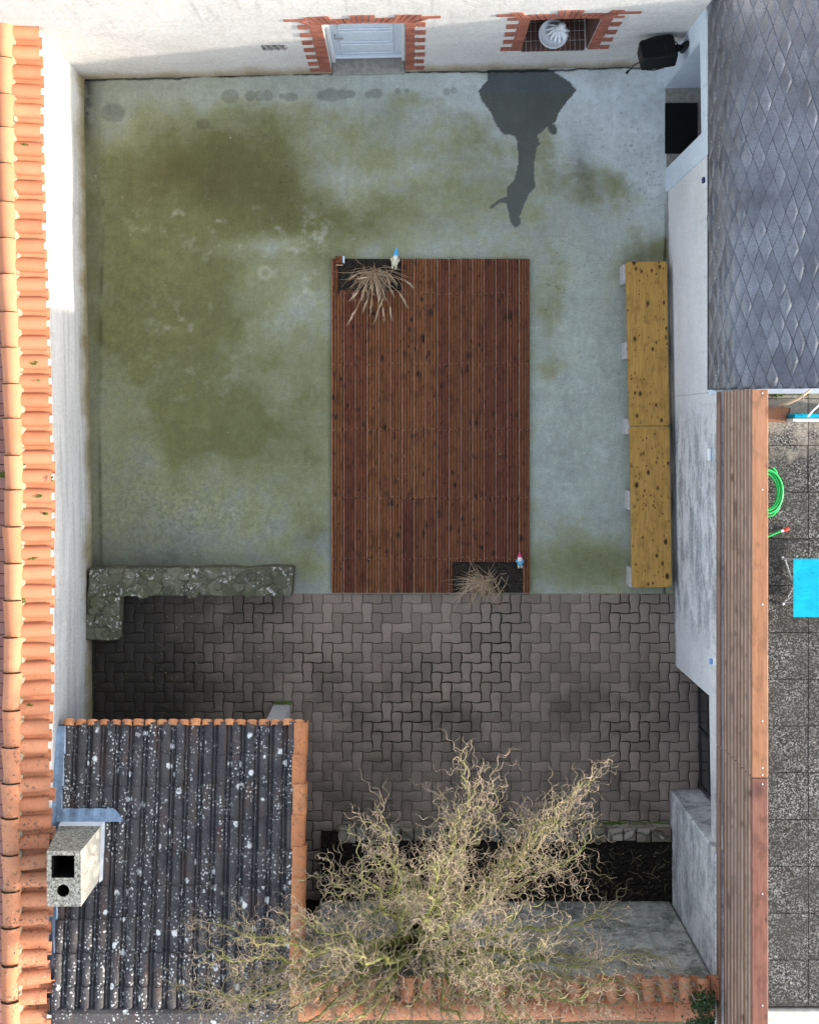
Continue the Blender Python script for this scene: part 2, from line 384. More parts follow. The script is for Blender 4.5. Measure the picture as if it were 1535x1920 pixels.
def m_stone(name='crazy_stone', sc=6.5, cols=((.060,.064,.047), (.145,.145,.105)), mort=(.050,.052,.036)):
    t = NT(name); p = t.pos(); warp = t.noise(p, 3, 3)
    wp = t.n('ShaderNodeVectorMath'); wn_ = t.n('ShaderNodeTexNoise'); t.set(wn_.inputs['Vector'], p); wn_.inputs['Scale'].default_value = 5.5
    sc1 = t.n('ShaderNodeVectorMath'); sc1.operation = 'SCALE'; t.set(sc1.inputs[0], wn_.outputs['Color']); sc1.inputs['Scale'].default_value = .11; t.set(wp.inputs[0], p); t.set(wp.inputs[1], sc1.outputs[0]); pw_ = wp.outputs[0]
    d = t.voro(pw_, sc, 'DISTANCE_TO_EDGE', 1.0); v = t.voro(pw_, sc, 'F1', 1.0, 'Color'); s3 = t.n('ShaderNodeSeparateColor'); t.set(s3.inputs[0], v)
    c = t.mix(s3.outputs[0], cols[0], cols[1]); c = t.mix(.4, c, t.ramp(t.noise(p, 40, 5, .7), (.3, .1), (.7, .9)), 'OVERLAY')
    edge = t.ramp(t.math('ADD', d, t.math('MULTIPLY', t.math('SUBTRACT', t.noise(p, 25, 3), .5), .05)), (.02, 1.0), (.05, 0.0))
    c = t.mix(t.math('MULTIPLY', edge, .75), c, mort); c = t.mix(t.ramp(t.noise(p, 2.6, 4, .6), (.42, 0.0), (.62, .6)), c, (.085,.090,.045))
    x, y, z = t.xyz()
    li = t.ramp(t.noise(p, 22, 5, .7), (.55, 0.0), (.61, 1.0)); lo = t.ramp(t.noise(p, 3.2, 3), (.45, 0.0), (.58, 1.0))
    c = t.mix(t.math('MULTIPLY', t.math('MULTIPLY', li, lo), t.band(z, .2, .33)), c, (.50,.50,.46))
    return t.done(c, .9, t.bump(edge, -.6, .012, t.bump(t.noise(p, 50, 4), .4, .006)), .2)

def m_soil(name, cols=((.010,.009,.008), (.045,.038,.030)), speck=(.17,.14,.11)):
    t = NT(name); p = t.pos(); n = t.noise(p, 30, 6, .75); v = t.voro(p, 38, 'F1')
    c = t.mix(t.ramp(n, (.35, 0.0), (.7, 1.0)), *cols)
    c = t.mix(t.math('MULTIPLY', t.ramp(v, (.14, 1.0), (.24, 0.0)), t.ramp(t.noise(p, 60, 2), (.52, 0.0), (.58, .8))), c, speck)
    return t.done(c, .95, t.bump(n, 1.0, .03), .1)

def m_chimney():
    t = NT('pitted_chimney_render'); p = t.pos()
    n = t.noise(p, 42, 4, .7, .6); c = t.ramp(n, (.36, (.07,.065,.055)), (.50, (.24,.23,.19)), (.62, (.46,.44,.38)))
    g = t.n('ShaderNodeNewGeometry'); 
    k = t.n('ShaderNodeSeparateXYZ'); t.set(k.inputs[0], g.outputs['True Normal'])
    east = t.band(k.outputs[0], .5, .8)          # sun on the east side painted in as smooth cream
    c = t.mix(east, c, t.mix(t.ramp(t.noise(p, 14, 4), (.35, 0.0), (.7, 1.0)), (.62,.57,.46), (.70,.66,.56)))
    return t.done(c, .9, t.bump(n, .7, .012), .15)

def m_bark(name, c0, c1, green):
    t = NT(name); p = t.pos(); isl = t.island()
    c = t.mix(isl, c0, c1); c = t.mix(t.ramp(t.noise(p, 7, 4, .6), (.46, 0.0), (.64, .8)), c, green)
    return t.done(c, .75, t.bump(t.noise(p, 90, 3), .3, .003), .25)

M = {}
M['facade'] = m_plaster('cream_render', (.585,.57,.545), (.43,.42,.40), (.36,.29,.19), .42, .4, None, (.27,.28,.30), (.6,.6,6))
M['lwall'] = m_plaster('whitewashed_render', (.61,.61,.605), (.29,.295,.305), (.25,.205,.095), .58, .7, [(-7,-2.0,.36)])
M['rwall'] = m_plaster('old_whitewash', (.60,.61,.63), (.40,.40,.41), (.17,.155,.14), .15, .3, [(-2.5,.2,.95), (-7,-3.9,.92)], (.20,.21,.225), (1.4,.9,2.6))  # dark foot band paints in the shaded gap behind the bench
M['paint'] = m_plaster('pale_blue_paint', (.54,.62,.70), (.50,.57,.64), None, .2, .12)
M['swall'] = m_plaster('grey_render', (.43,.43,.40), (.14,.145,.13), (.12,.13,.09), .55, .8, [(-8,-4.5,.9)], (.085,.09,.08), (6,1,.9))
M['white'] = m_simple('white_paint', (.72,.74,.77), .5, .06, 9)
M['doorwhite'] = m_simple('weathered_white_door', (.62,.68,.74), .5, .08, 14)
M['concrete'] = m_simple('grey_concrete', (.26,.25,.23), .9, .25, 18, .2, 0, .4)
M['pale_conc'] = m_simple('pale_concrete', (.40,.40,.405), .9, .22, 22, .2, 0, .3)
M['brick'] = m_tile('red_brick', ((.26,.085,.055), (.38,.14,.09), (.20,.07,.05)), .25, False)
M['tile'] = m_tile('terracotta', ((.41,.150,.072), (.54,.25,.135), (.44,.185,.10)), 1.35, True)
M['verge'] = m_tile('terracotta_verge', ((.52,.19,.07), (.66,.30,.13), (.44,.18,.085)), .95, False)  # brightened to stand in for sunlight on the verge tiles
M['mortar'] = m_simple('lime_mortar', (.27,.24,.17), .95, .3, 30, .1, 0, .5)
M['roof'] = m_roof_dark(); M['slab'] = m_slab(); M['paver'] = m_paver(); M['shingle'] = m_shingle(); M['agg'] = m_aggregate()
M['stone'] = m_stone(); M['kerb'] = m_stone('kerb_stone', 4.2, ((.13,.10,.08), (.36,.33,.28)), (.04,.04,.02))
M['soil'] = m_soil('dark_soil', ((.014,.012,.010), (.060,.050,.040)), (.24,.20,.15)); M['bedsoil'] = m_soil('mulch', ((.008,.007,.006), (.034,.028,.022)), (.13,.10,.075))
M['ground'] = m_soil('bare_ground', ((.05,.05,.03), (.10,.09,.06)), (.12,.11,.08))
M['joint'] = m_soil('mossy_joint', ((.012,.011,.007), (.040,.037,.020)), (.06,.055,.03))
M['deck'] = m_wood('oiled_deck_wood', ((.074,.018,.010), (.160,.044,.022), (.27,.115,.034)), 'y', .95, 1.0, .7, (.009,.004,.003), 0, 5.2)
M['worn_or_lit'] = m_simple('deck_edge_highlight', (.30,.15,.11), .8, .5, 14)  # sky highlight on board and groove edges, painted as paler wood
M['deckgroove'] = m_simple('deck_groove_dark', (.045,.017,.011), .9, .5, 18)  # darker brown for the groove bottoms
M['bench'] = m_wood('varnished_pine', ((.43,.24,.058), (.57,.35,.10), (.47,.26,.065)), 'y', .95, 1.0, .55, (.035,.011,.004), 0, 7.0)
M['fence'] = m_wood('weathered_larch', ((.22,.115,.072), (.30,.17,.115), (.20,.09,.058)), 'y', .8, .8, .8, (.07,.03,.018), .5, 3.4)
M['fence_lit'] = m_wood('sky_lit_larch_ledge', ((.42,.33,.26), (.52,.42,.34), (.36,.24,.18)), 'y', .6, .8, .85, (.10,.05,.03), .4, 3.4)  # paler copy of the fence wood, skylight on the ledges painted in
M['cap'] = m_wood('larch_cap', ((.30,.13,.065), (.42,.21,.10), (.22,.085,.055)), 'y', .95, .8, .65, (.07,.022,.012), .12, 2.6)
M['zinc'] = m_simple('zinc_flashing', (.20,.28,.38), .45, .25, 12, .5, .35, .4)
M['chim'] = m_chimney()
M['black'] = m_simple('black_plastic', (.007,.008,.009), .5, .2, 40, .22)
M['mat'] = m_simple('black_rubber', (.010,.010,.012), .9, .3, 90, .1, 0, .6)
M['glass'] = m_simple('dark_glass', (.015,.017,.02), .12, .1, 5, .6, 0, .02)
M['doorframe'] = m_simple('dark_door_frame', (.02,.021,.024), .4, .15, 20)
M['twig'] = m_bark('willow_twig', (.39,.30,.235), (.22,.17,.13), (.24,.215,.11))
M['limb'] = m_bark('willow_bark', (.15,.145,.045), (.23,.235,.06), (.08,.10,.025))
M['straw'] = m_bark('dry_grass', (.27,.18,.10), (.56,.42,.29), (.40,.31,.2))
t_ = NT('cyan_canvas'); q_ = t_.noise(t_.pos(), 7, 5, .6); wv_ = t_.noise(t_.pos((400,400,1)), 1, 2)
M['cyan'] = t_.done(t_.mix(t_.ramp(q_, (.3, 0.0), (.7, 1.0)), (.0,.25,.37), (.004,.35,.48)), .85, t_.bump(wv_, .3, .002, t_.bump(t_.noise(t_.pos((1,5,1)), 4, 3), .6, .02)), .15)
M['hose'] = m_simple('green_hose', (.02,.50,.10), .35, .08, 20, .5)
M['red'] = m_simple('red_plastic', (.62,.05,.03), .4, .08, 20, .4)
M['moss'] = m_simple('green_moss', (.11,.19,.03), .95, .5, 60, .1, 0, .8)
M['ivy'] = m_bark('ivy_leaf', (.020,.045,.018), (.045,.085,.03), (.03,.06,.02))
M['street'] = m_tile('street_brick', ((.26,.11,.09), (.34,.16,.13), (.28,.14,.12)), .15, False)
M['skin'] = m_simple('gnome_skin', (.60,.40,.30), .6, .05, 40); M['beard'] = m_simple('gnome_beard', (.75,.75,.72), .7, .06, 60)
M['hatblue'] = m_simple('hat_blue', (.04,.42,.75), .45, .06, 30); M['hatpink'] = m_simple('hat_pink', (.62,.05,.22), .45, .06, 30)
M['coatcream'] = m_simple('coat_cream', (.60,.58,.42), .6, .06, 30); M['coatblue'] = m_simple('coat_blue', (.14,.40,.58), .6, .06, 30)
M['leafbit'] = m_bark('dead_leaf', (.42,.40,.30), (.12,.09,.04), (.25,.22,.12))
M['navy'] = m_simple('navy_plastic', (.02,.03,.09), .4, .1, 40)

# ================================================================== GROUND
mb = MB(); mb.bx(-120, 120, -120, 120, -.6, -.12); structure(mb.build('ground', M['ground']))
# ---- concrete slab: a sheet whose stains (moss, water, dirt) are a colour map in metres
def build_slab():
    x0, x1, y0, y1, st = -4.14, 3.46, -2.13, 4.66, .0145
    nx, ny = int((x1-x0)/st)+1, int((y1-y0)/st)+1
    X, Y = np.meshgrid(np.linspace(x0, x1, nx), np.linspace(y0, y1, ny))
    X, Y = X.ravel(), Y.ravel(); k = CAM_H/FPX
    U, V = X/k + U0, V0 - Y/k                     # metres in picture units, to note the stains down where they lie
    du = (vnoise(X, Y, 1.1, 5, 5)-.5)*130; dv = (vnoise(X, Y, 1.1, 6, 5)-.5)*130
    def blob(u, v, ru, rv=None, wob=1.0, soft=1.0):
        rv = rv or ru; d = ((U+du*wob-u)/ru)**2 + ((V+dv*wob-v)/rv)**2
        return np.exp(-d**soft)
    n1 = vnoise(X, Y, .55, 1, 5); n2 = vnoise(X, Y, 2.4, 2, 5, .62); n3 = vnoise(X, Y, 9, 3, 4, .65)
    nh = vnoise(X*.35, Y*7, 1.0, 8, 4, .6)          # faint trowel lines
    moss = .30*n1 + .0
    for u, v, ru, rv, a in [(270,300,170,140,.55),(430,340,150,110,.55),(250,540,150,150,.45),(330,600,150,110,.42),(610,420,150,60,.40),
                            (560,300,60,60,.18),(700,240,150,80,.15),(850,330,140,80,.20),(700,400,140,70,.22),(420,780,140,80,.35),(350,770,100,60,.15),
                            (1060,1060,140,60,.42),(1010,610,28,60,.30),(1035,700,25,22,.35),(1215,475,45,40,.50),(600,500,60,60,.25),(560,420,90,60,.2),(300,450,120,120,.25),
                            (1090,330,45,55,.32),(1030,300,30,60,.15),(1140,330,40,30,.22),(590,640,60,100,.20),(460,240,90,60,.2),(580,1080,40,30,.3),(1150,1090,70,30,.30),(400,640,200,160,.15),(500,700,220,240,.16),(400,880,260,140,.22),(560,950,90,120,.15),(230,760,80,200,.15)]:
        moss += a*blob(u, v, ru, rv)
    for u, v, ru, rv, a in [(700,160,600,32,.5),(640,330,70,50,.25),(540,455,90,30,.45),(1200,220,110,130,.45),(780,330,70,50,.25),(370,440,70,50,.20),
                            (1090,560,70,130,.30),(1080,800,70,140,.3),(570,560,60,50,.22),(800,250,50,40,.25),(350,1010,220,45,.10),(1130,900,60,160,.25),(200,200,40,60,.3),(1200,850,60,300,.25)]:
        moss -= a*blob(u, v, ru, rv)
    n6 = vnoise(X, Y, 17, 51, 4, .75); moss = np.clip(moss*1.08 + (n2-.5)*.80 + (n3-.5)*.38 + (n6-.5)*.16, 0, 1)
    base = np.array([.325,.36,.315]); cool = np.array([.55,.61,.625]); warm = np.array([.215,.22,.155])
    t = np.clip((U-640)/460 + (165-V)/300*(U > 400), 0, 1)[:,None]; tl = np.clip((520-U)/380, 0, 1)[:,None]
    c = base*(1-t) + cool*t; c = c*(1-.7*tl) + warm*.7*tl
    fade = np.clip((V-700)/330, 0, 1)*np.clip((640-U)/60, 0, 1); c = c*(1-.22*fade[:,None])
    m1 = np.array([.205,.215,.118]); m2 = np.array([.100,.104,.032]); m3 = np.array([.060,.050,.016])
    a1 = np.clip(moss/.50, 0, 1)[:,None]; a2 = np.clip((moss-.45)/.45, 0, 1)[:,None]; a1 = a1*a1*(3-2*a1)*.5 + a1*.5
    c = c*(1-.88*a1) + m1*.88*a1; c = c*(1-.8*a2) + m2*.8*a2
    n4 = vnoise(X, Y, 24, 41, 3, .7); c = c*(1 + .36*(n3-.5)[:,None] + .38*(n2-.5)[:,None] + .26*(n4-.5)[:,None])
    a3 = np.clip((blob(430,320,130,80)*.8 + blob(330,340,80,60)*.5 + blob(540,360,70,50)*.3)*(.4+n2), 0, 1)[:,None]; c = c*(1-.65*a3) + m3*.65*a3
    # pale scuffs
    sc = np.clip((vnoise(X, Y, 5.5, 12, 5, .7)-.60)*6, 0, 1)*np.clip(blob(560,440,130,60)+blob(380,430,120,60)+blob(580,560,90,70)*.8+blob(350,660,120,80)*.7+blob(1080,760,90,200)*.8+blob(700,300,200,120)*.4, 0, 1)
    c = c + sc[:,None]*np.array([.12,.125,.125])
    rs = random.Random(70); L = np.zeros_like(X)
    for q in range(150):                        # scratches and drag marks
        u, v = (rs.gauss(*(rs.choice([(560,120),(400,120),(1090,80)]))), rs.uniform(180,1060)); a_ = rs.choice([0, 0, 1.57, rs.uniform(0,3.1)]); l_ = rs.uniform(4,32)
        m_ = (np.abs(U-u) < l_+4) & (np.abs(V-v) < l_+4); du_, dv_ = U[m_]-u, V[m_]-v
        al = du_*math.cos(a_)+dv_*math.sin(a_); ac = -du_*math.sin(a_)+dv_*math.cos(a_) + .02*al*al*rs.uniform(-1,1)/4
        L[m_] += np.exp(-(ac/1.5)**2)*np.clip((l_-np.abs(al))/4, 0, 1)*rs.choice([1,1,-.8])*rs.uniform(.3,1)
    c = c*(1 + .20*np.clip(L,-1,1.4)[:,None]*(.3+n4)[:,None])
    for (cu, cv, cn, sp_) in ((1210,330,60,24),(1140,240,12,30),(545,370,22,22),(1050,520,22,20),(1100,640,14,40),(1190,220,12,30)):
        for q in range(cn):
            u, v, r_ = rs.gauss(cu, sp_), rs.gauss(cv, sp_*1.5), rs.uniform(1.0,2.0); m_ = (np.abs(U-u) < 6) & (np.abs(V-v) < 6)
            c[m_] *= (1-.5*np.exp(-((U[m_]-u)**2+((V[m_]-v)*1.1)**2)/r_**2))[:,None]
    rg = np.clip((np.sqrt(((U-497)/13)**2+((V-512)/12)**2)), 0, 3); c = c + (np.exp(-(rg-.8)**2*9)*.07)[:,None]
    # darker grey at the south-west end, by the deck and by the wall feet
    dk = np.clip(blob(280,1020,190,60)*.55 + blob(590,1010,45,40)*.6 + blob(230,930,90,70)*.25 + blob(250,1058,120,25)*.6 + blob(750,462,22,14)*.0, 0, 1)*(.45+.9*n3)
    c = c*(1-.55*np.clip(dk,0,1)[:,None])
    pt = np.clip((vnoise(X, Y, 30, 14, 3, .7)-.5)*5, -1, 1)*np.clip(blob(370,960,220,90)+.5*blob(250,650,90,200), 0, 1); c = c*(1+.20*pt[:,None])
    # gutter joint beside the left wall
    gx = 191 + 3*np.sin(V/170); gm = np.exp(-((U-gx-du*.03)/3.2)**2)*np.clip((vnoise(X*.2, Y, 2.6, 21, 4)-.34)*5, 0, 1)*np.clip((V-230)/120,0,1)
    lf = np.clip((192-U)/6, 0, 1); c = c*(1-.22*lf[:,None]); c = c*(1-.72*gm[:,None]) + np.array([.05,.055,.025])*(.72*gm)[:,None]
    # damp spots along the wall and the big spill
    wet_or_shade = np.zeros_like(X)
    for u, v, r_, q in [(432,180,16,13),(470,180,9,10),(487,180,9,10),(502,179,10,10),(528,180,5,5),(545,182,13,8),(606,179,13,9),(620,178,16,12),(640,177,14,9),(656,176,9,7),(705,176,11,9),(690,178,7,7),(746,172,5,6),(764,172,4,5),(837,172,7,7),(850,170,6,6),(211,211,22,16),(382,231,13,10)]:
        d = ((U+du*.06-u)/r_)**2 + ((V+dv*.06-v)/q)**2; wet_or_shade = np.maximum(wet_or_shade, np.clip((1.35-d)*2.2, 0, 1)*.62)
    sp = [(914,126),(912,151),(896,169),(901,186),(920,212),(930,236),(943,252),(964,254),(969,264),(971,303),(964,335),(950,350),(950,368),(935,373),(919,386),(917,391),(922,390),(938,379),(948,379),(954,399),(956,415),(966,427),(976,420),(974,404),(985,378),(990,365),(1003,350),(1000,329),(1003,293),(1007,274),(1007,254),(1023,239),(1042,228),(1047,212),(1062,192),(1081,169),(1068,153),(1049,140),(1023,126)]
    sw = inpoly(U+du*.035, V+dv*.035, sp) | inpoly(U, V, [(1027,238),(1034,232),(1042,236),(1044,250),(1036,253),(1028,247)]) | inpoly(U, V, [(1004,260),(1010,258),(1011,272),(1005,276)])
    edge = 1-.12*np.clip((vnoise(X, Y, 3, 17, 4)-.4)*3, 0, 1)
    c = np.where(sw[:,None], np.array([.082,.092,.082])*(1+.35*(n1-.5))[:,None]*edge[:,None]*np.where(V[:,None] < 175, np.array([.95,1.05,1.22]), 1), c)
    c = c*(1-.52*wet_or_shade[:,None]*~sw[:,None])
    # vertical rain marks and smudge on the right
    vm = np.clip(blob(1100,330,16,70,.2)*.8 + blob(1085,300,12,40,.2)*.6, 0, 1)*n3; c = c*(1-.6*vm[:,None])
    c = c*(1+.10*(nh-.5))[:,None]; c = np.clip(c, .01, .8)
    # cracked mortar seam at the facade
    fv = 147 - (U-158)*.0190 + np.clip((600-U)/440,0,1)*0
    se = np.abs(V - (np.interp(U, [158,300,460,540,640,760,860,1000,1200,1243], [148,144,139,138,134,132,132,129,124,123])) - 2.6 - (vnoise(X, Y*0, 4.0, 33, 5, .7)-.5)*9)
    c = c*(1-.93*np.clip(1.6-se/2.0, 0, 1))[:,None]
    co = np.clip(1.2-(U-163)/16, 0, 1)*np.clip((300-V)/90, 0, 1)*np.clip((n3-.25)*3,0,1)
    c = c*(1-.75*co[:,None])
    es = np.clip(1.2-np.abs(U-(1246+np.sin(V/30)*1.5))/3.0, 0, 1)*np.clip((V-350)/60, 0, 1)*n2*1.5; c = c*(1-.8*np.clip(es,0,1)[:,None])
    idx = np.arange(nx*ny).reshape(ny, nx)
    f = np.stack([idx[:-1,:-1], idx[:-1,1:], idx[1:,1:], idx[1:,:-1]], -1).reshape(-1, 4)
    me = bpy.data.meshes.new('concrete_slab'); me.vertices.add(nx*ny); z = (n2-.5)*.006
    me.vertices.foreach_set('co', np.stack([X, Y, z], -1).ravel().astype(np.float32))
    me.loops.add(f.size); me.loops.foreach_set('vertex_index', f.ravel().astype(np.int32))
    me.polygons.add(len(f)); me.polygons.foreach_set('loop_start', np.arange(0, f.size, 4, dtype=np.int32))
    me.update(calc_edges=True)
    at = me.color_attributes.new('Col', 'FLOAT_COLOR', 'POINT')
    at.data.foreach_set('color', np.concatenate([c, np.clip(sw*1.0 + wet_or_shade*.6, 0, 1)[:,None]], 1).ravel().astype(np.float32))
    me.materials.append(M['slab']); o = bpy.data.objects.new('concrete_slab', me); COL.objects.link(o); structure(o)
build_slab()
# ---- wavy interlocking pavers
def build_pavers():
    cell, x0, y1 = .1262, -4.10, -2.128; amp = .070
    def wp(a, b): return (a + amp*math.sin(math.pi*b)*math.cos(math.pi*a), b + amp*math.sin(math.pi*a)*math.cos(math.pi*b))
    mb = MB(); r = random.Random(3)
    def block(cx, cy, w_, h_):
        g = .035; pts = []
        def seg(ax, ay, bx, by, n):
            for i in range(n): pts.append(wp(ax+(bx-ax)*i/n, ay+(by-ay)*i/n))
        seg(cx, cy, cx+w_, cy, 5*w_); seg(cx+w_, cy, cx+w_, cy+h_, 5*h_); seg(cx+w_, cy+h_, cx, cy+h_, 5*w_); seg(cx, cy+h_, cx, cy, 5*h_)
        P_ = [(x0 + p[0]*cell, y1 - p[1]*cell) for p in pts][::-1]
        out = []                                              # trim at the slab's straight edge
        for i in range(len(P_)):
            p, q = P_[i], P_[(i+1) % len(P_)]
            if p[1] <= y1: out.append(p)
            if (p[1] <= y1) != (q[1] <= y1):
                t = (y1-p[1])/(q[1]-p[1]); out.append((p[0]+t*(q[0]-p[0]), y1))
        P_ = out
        if len(P_) < 4: return
        n = len(P_); mx = sum(p[0] for p in P_)/n; my = sum(p[1] for p in P_)/n
        tx, ty, dz = r.gauss(0,.006), r.gauss(0,.006), r.gauss(0,.0016)
        worn_or_lit = .0035 + .006*max(0, vn(mx, my)-.42)*4 
        def ring(ins, z):
            o = []
            for (px, py) in P_:
                dx, dy = mx-px, my-py; l = math.hypot(dx, dy) or 1; k = min(ins, l*.45)
                X_, Y_ = px+dx/l*k, py+dy/l*k; o.append((X_, Y_, z + dz + tx*(X_-mx) + ty*(Y_-my)))
            return o
        vs = ring(worn_or_lit*.55, -.05) + ring(worn_or_lit*.6, -.007) + ring(worn_or_lit+.0025, -.001) + ring(worn_or_lit+.008, .0006)
        fs = [(a*n+i, a*n+(i+1) % n, (a+1)*n+(i+1) % n, (a+1)*n+i) for a in range(3) for i in range(n)] + [tuple(range(3*n, 4*n))]
        mb.add(vs, fs)
    vg = np.random.default_rng(5).random((24,16))
    def vn(x, y):
        a, b = (x+4.2)*1.3, (-y)*1.3; i, j = int(a), int(b); s, t = a-i, b-j
        q = vg; return (q[i%24,j%16]*(1-s)+q[(i+1)%24,j%16]*s)*(1-t)+(q[i%24,(j+1)%16]*(1-s)+q[(i+1)%24,(j+1)%16]*s)*t
    nx, ny = int(7.95/cell), int(3.95/cell)
    for i in range(-1, nx):
        for j in range(-1, ny):
            k = (i-j) % 4
            if k == 0: block(i, j, 2, 1)
            elif k == 3: block(i, j, 1, 2)
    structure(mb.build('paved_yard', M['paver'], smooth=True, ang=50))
    b = MB(); b.bx(-4.3, 3.9, -6.4, -2.13, -.09, -.0075); structure(b.build('paving_bed', M['joint']))
build_pavers()
b = MB(); b.bx(-9.5, -4.2, -8, 5, -.11, -.02); structure(b.build('street_bed', M['joint']))
mb = MB(); r = random.Random(2)
for i in range(12):
    for j in range(100):
        x = -4.52 - i*.115; y = 4.4 - j*.155 + (i % 2)*.075
        if x > -6: mb.cb(x-.108, x, y-.147, y, -.03, r.uniform(.0, .008), .006)
structure(mb.build('brick_street', M['street']))

# ================================================================== HOUSE WITH BRICK SURROUNDS (north)
AL = math.atan2(.17, 7.38); HA = (-4.11, 4.43)
house = thing('house', 'cream rendered house facade with two red brick surrounds along the yard head', 'house', (HA[0], HA[1], 0), AL)
fx = lambda u, z: ((u-U0)*(CAM_H-z)/FPX - HA[0])/math.cos(AL)
def wall_mesh(x0, x1, z0, z1, holes, th, reveal=True, y0=0.0):
    mb = MB(); xs = sorted({x0, x1, *[h[0] for h in holes], *[h[1] for h in holes]}); zs = sorted({z0, z1, *[h[2] for h in holes], *[h[3] for h in holes]})
    inside = lambda a, c: any(h[0] < a < h[1] and h[2] < c < h[3] for h in holes)
    for i in range(len(xs)-1):
        for j in range(len(zs)-1):
            if inside((xs[i]+xs[i+1])/2, (zs[j]+zs[j+1])/2): continue
            a, b_, c, d = xs[i], xs[i+1], zs[j], zs[j+1]
            mb.add([(a,y0,c),(b_,y0,c),(b_,y0,d),(a,y0,d)], [(0,1,2,3)]); mb.add([(a,y0+th,c),(b_,y0+th,c),(b_,y0+th,d),(a,y0+th,d)], [(3,2,1,0)])
    def q(*p): mb.add(p, [(0,1,2,3)])
    q((x0,y0,z0),(x0,y0,z1),(x0,y0+th,z1),(x0,y0+th,z0)); q((x1,y0,z0),(x1,y0+th,z0),(x1,y0+th,z1),(x1,y0,z1)); q((x0,y0,z1),(x1,y0,z1),(x1,y0+th,z1),(x0,y0+th,z1))
    if reveal:
        for a, b_, c, d in [h[:4] for h in holes]:
            q((a,y0,c),(a,y0,d),(a,y0+th,d),(a,y0+th,c)); q((b_,y0,c),(b_,y0+th,c),(b_,y0+th,d),(b_,y0,d)); q((a,y0,d),(b_,y0,d),(b_,y0+th,d),(a,y0+th,d))
            if c > z0: q((a,y0,c),(a,y0+th,c),(b_,y0+th,c),(b_,y0,c))
    return mb
d0, d1, dz1 = fx(622,.1), fx(759.5,.1), 2.09
n0, n1_, nz0, nz1 = fx(976.5,.87), fx(1100,.87), .87, 2.09
v0, v1 = fx(488,1.2), fx(534,1.2)
wm = wall_mesh(-2.2, 7.40, -.1, 5.2, [(d0,d1,-.05,dz1),(n0,n1_,nz0,nz1),(v0+.02,v1,1.09,1.32)], .5)
# the rendered face is not a perfect plane
local(wm.build('wall', M['facade']), house)
b = MB(); b.bx(-2.2, 7.40, .5, 4.5, -.1, 5.18); local(b.build('house_body', M['facade']), house)
b = MB()
for (ya, za, yb, zb) in ((-.25, 5.15, 2.25, 6.2), (4.75, 5.15, 2.25, 6.2)):
    b.add([(-2.4,ya,za),(7.6,ya,za),(7.6,yb,zb),(-2.4,yb,zb),(-2.4,ya,za+.1),(7.6,ya,za+.1),(7.6,yb,zb+.1),(-2.4,yb,zb+.1)], [(0,1,2,3),(7,6,5,4),(0,4,5,1),(1,5,6,2),(2,6,7,3),(3,7,4,0)])
local(b.build('roof', M['tile']), house)
def surround(x0, x1, z0, z1, wl, wr, keys):
    mb = MB(); r = random.Random(int(x0*100)); ch = .0755
    nc = int((z1-z0)/ch)
    for sgn, xe, wd in ((-1, x0, wl), (1, x1, wr)):
        for i in range(nc+1):
            z = z0 + i*ch; long_ = (i % 4) in (0, 1)
            ww = wd + (.125 if long_ else 0) + r.uniform(-.006,.006)
            xa = xe; parts = [ww] if ww < .17 else [ww*.55, ww*.45]
            for p_ in parts:
                a, b_ = (xa - p_ + .004, xa - .003) if sgn < 0 else (xa + .003, xa + p_ - .004)
                mb.cb(a, b_, -.012 - r.uniform(0,.004), .10, z+.004, z+ch-.006, .004); xa += sgn*p_
    # voussoirs of the flat arch, leaning with the wedge, stepped up in groups
    x = x0 - wl; W = x1 + wr - (x0 - wl); k = 0
    while x < x1 + wr - .03:
        t = (x + .03 - (x0 - wl))/W; hh = .15 + max((.11 if a < t < b_ else 0) for a, b_ in keys)
        sl_ = (t-.5)*.30; zb = z1 + .045*(1-(2*t-1)**2) - .01 if x0-.03 < x < x1 else z1 + .0
        y = -.014 - r.uniform(0,.004)
        vs = [(x+.003,y,zb),(x+.058,y,zb),(x+.058+sl_*.8,y,zb+hh),(x+.003+sl_*.8,y,zb+hh)]
        vs += [(p[0], .10, p[2]) for p in vs]
        mb.add(vs, [(0,1,2,3),(1,5,6,2),(3,2,6,7),(0,3,7,4),(0,4,5,1)]); x += .061
    for sgn, xe in ((-1, x0-wl-.16), (1, x1+wr+.02)):    # top springers that reach out sideways
        mb.cb(xe-.10 if sgn < 0 else xe, xe+.14 if sgn < 0 else xe+.26, -.013, .1, z1+.14, z1+.205, .004)
    return mb
local(surround(d0, d1, .12, dz1, .15, .115, [(.03,.24),(.40,.60),(.76,.97)]).build('brick_surround', M['brick']), house)
local(surround(n0, n1_, nz0, nz1, .13, .13, [(.0,.14),(.40,.62),(.84,1.0)]).build('brick_surround', M['brick']), house)
# yard door of the house
door = MB(); door.cb(d0+.03, d1-.02, .20, .24, .10, dz1+.06, .004); dr = local(door.build('door', M['doorwhite']), house)
b = MB()
for za, zb in ((.22,.62),(.70,1.15),(1.22,1.95)): 
    for (xa, xb, zc, zd) in ((d0+.14,d1-.14,za,za+.035),(d0+.14,d1-.14,zb-.035,zb),(d0+.14,d0+.175,za+.036,zb-.036),(d1-.175,d1-.14,za+.036,zb-.036)): b.cb(xa, xb, .180, .199, zc, zd, .006)
b.cb(d0+.02, d1-.02, .15, .199, .11, .17, .01)
local(b.build('door_moulding', M['doorwhite']), dr)
b = MB(); b.cb(d0+.003, d0+.05, .12, .198, .06, dz1-.002, .004); b.cb(d1-.04, d1-.003, .12, .198, .06, dz1-.002, .004); local(b.build('door_frame', M['white']), house)
b = MB(); b.tube([(d0+.09,.20,1.0),(d0+.09,.15,1.0),(d0+.19,.15,1.0)], .011, 8); local(b.build('handle', M['concrete']), dr)
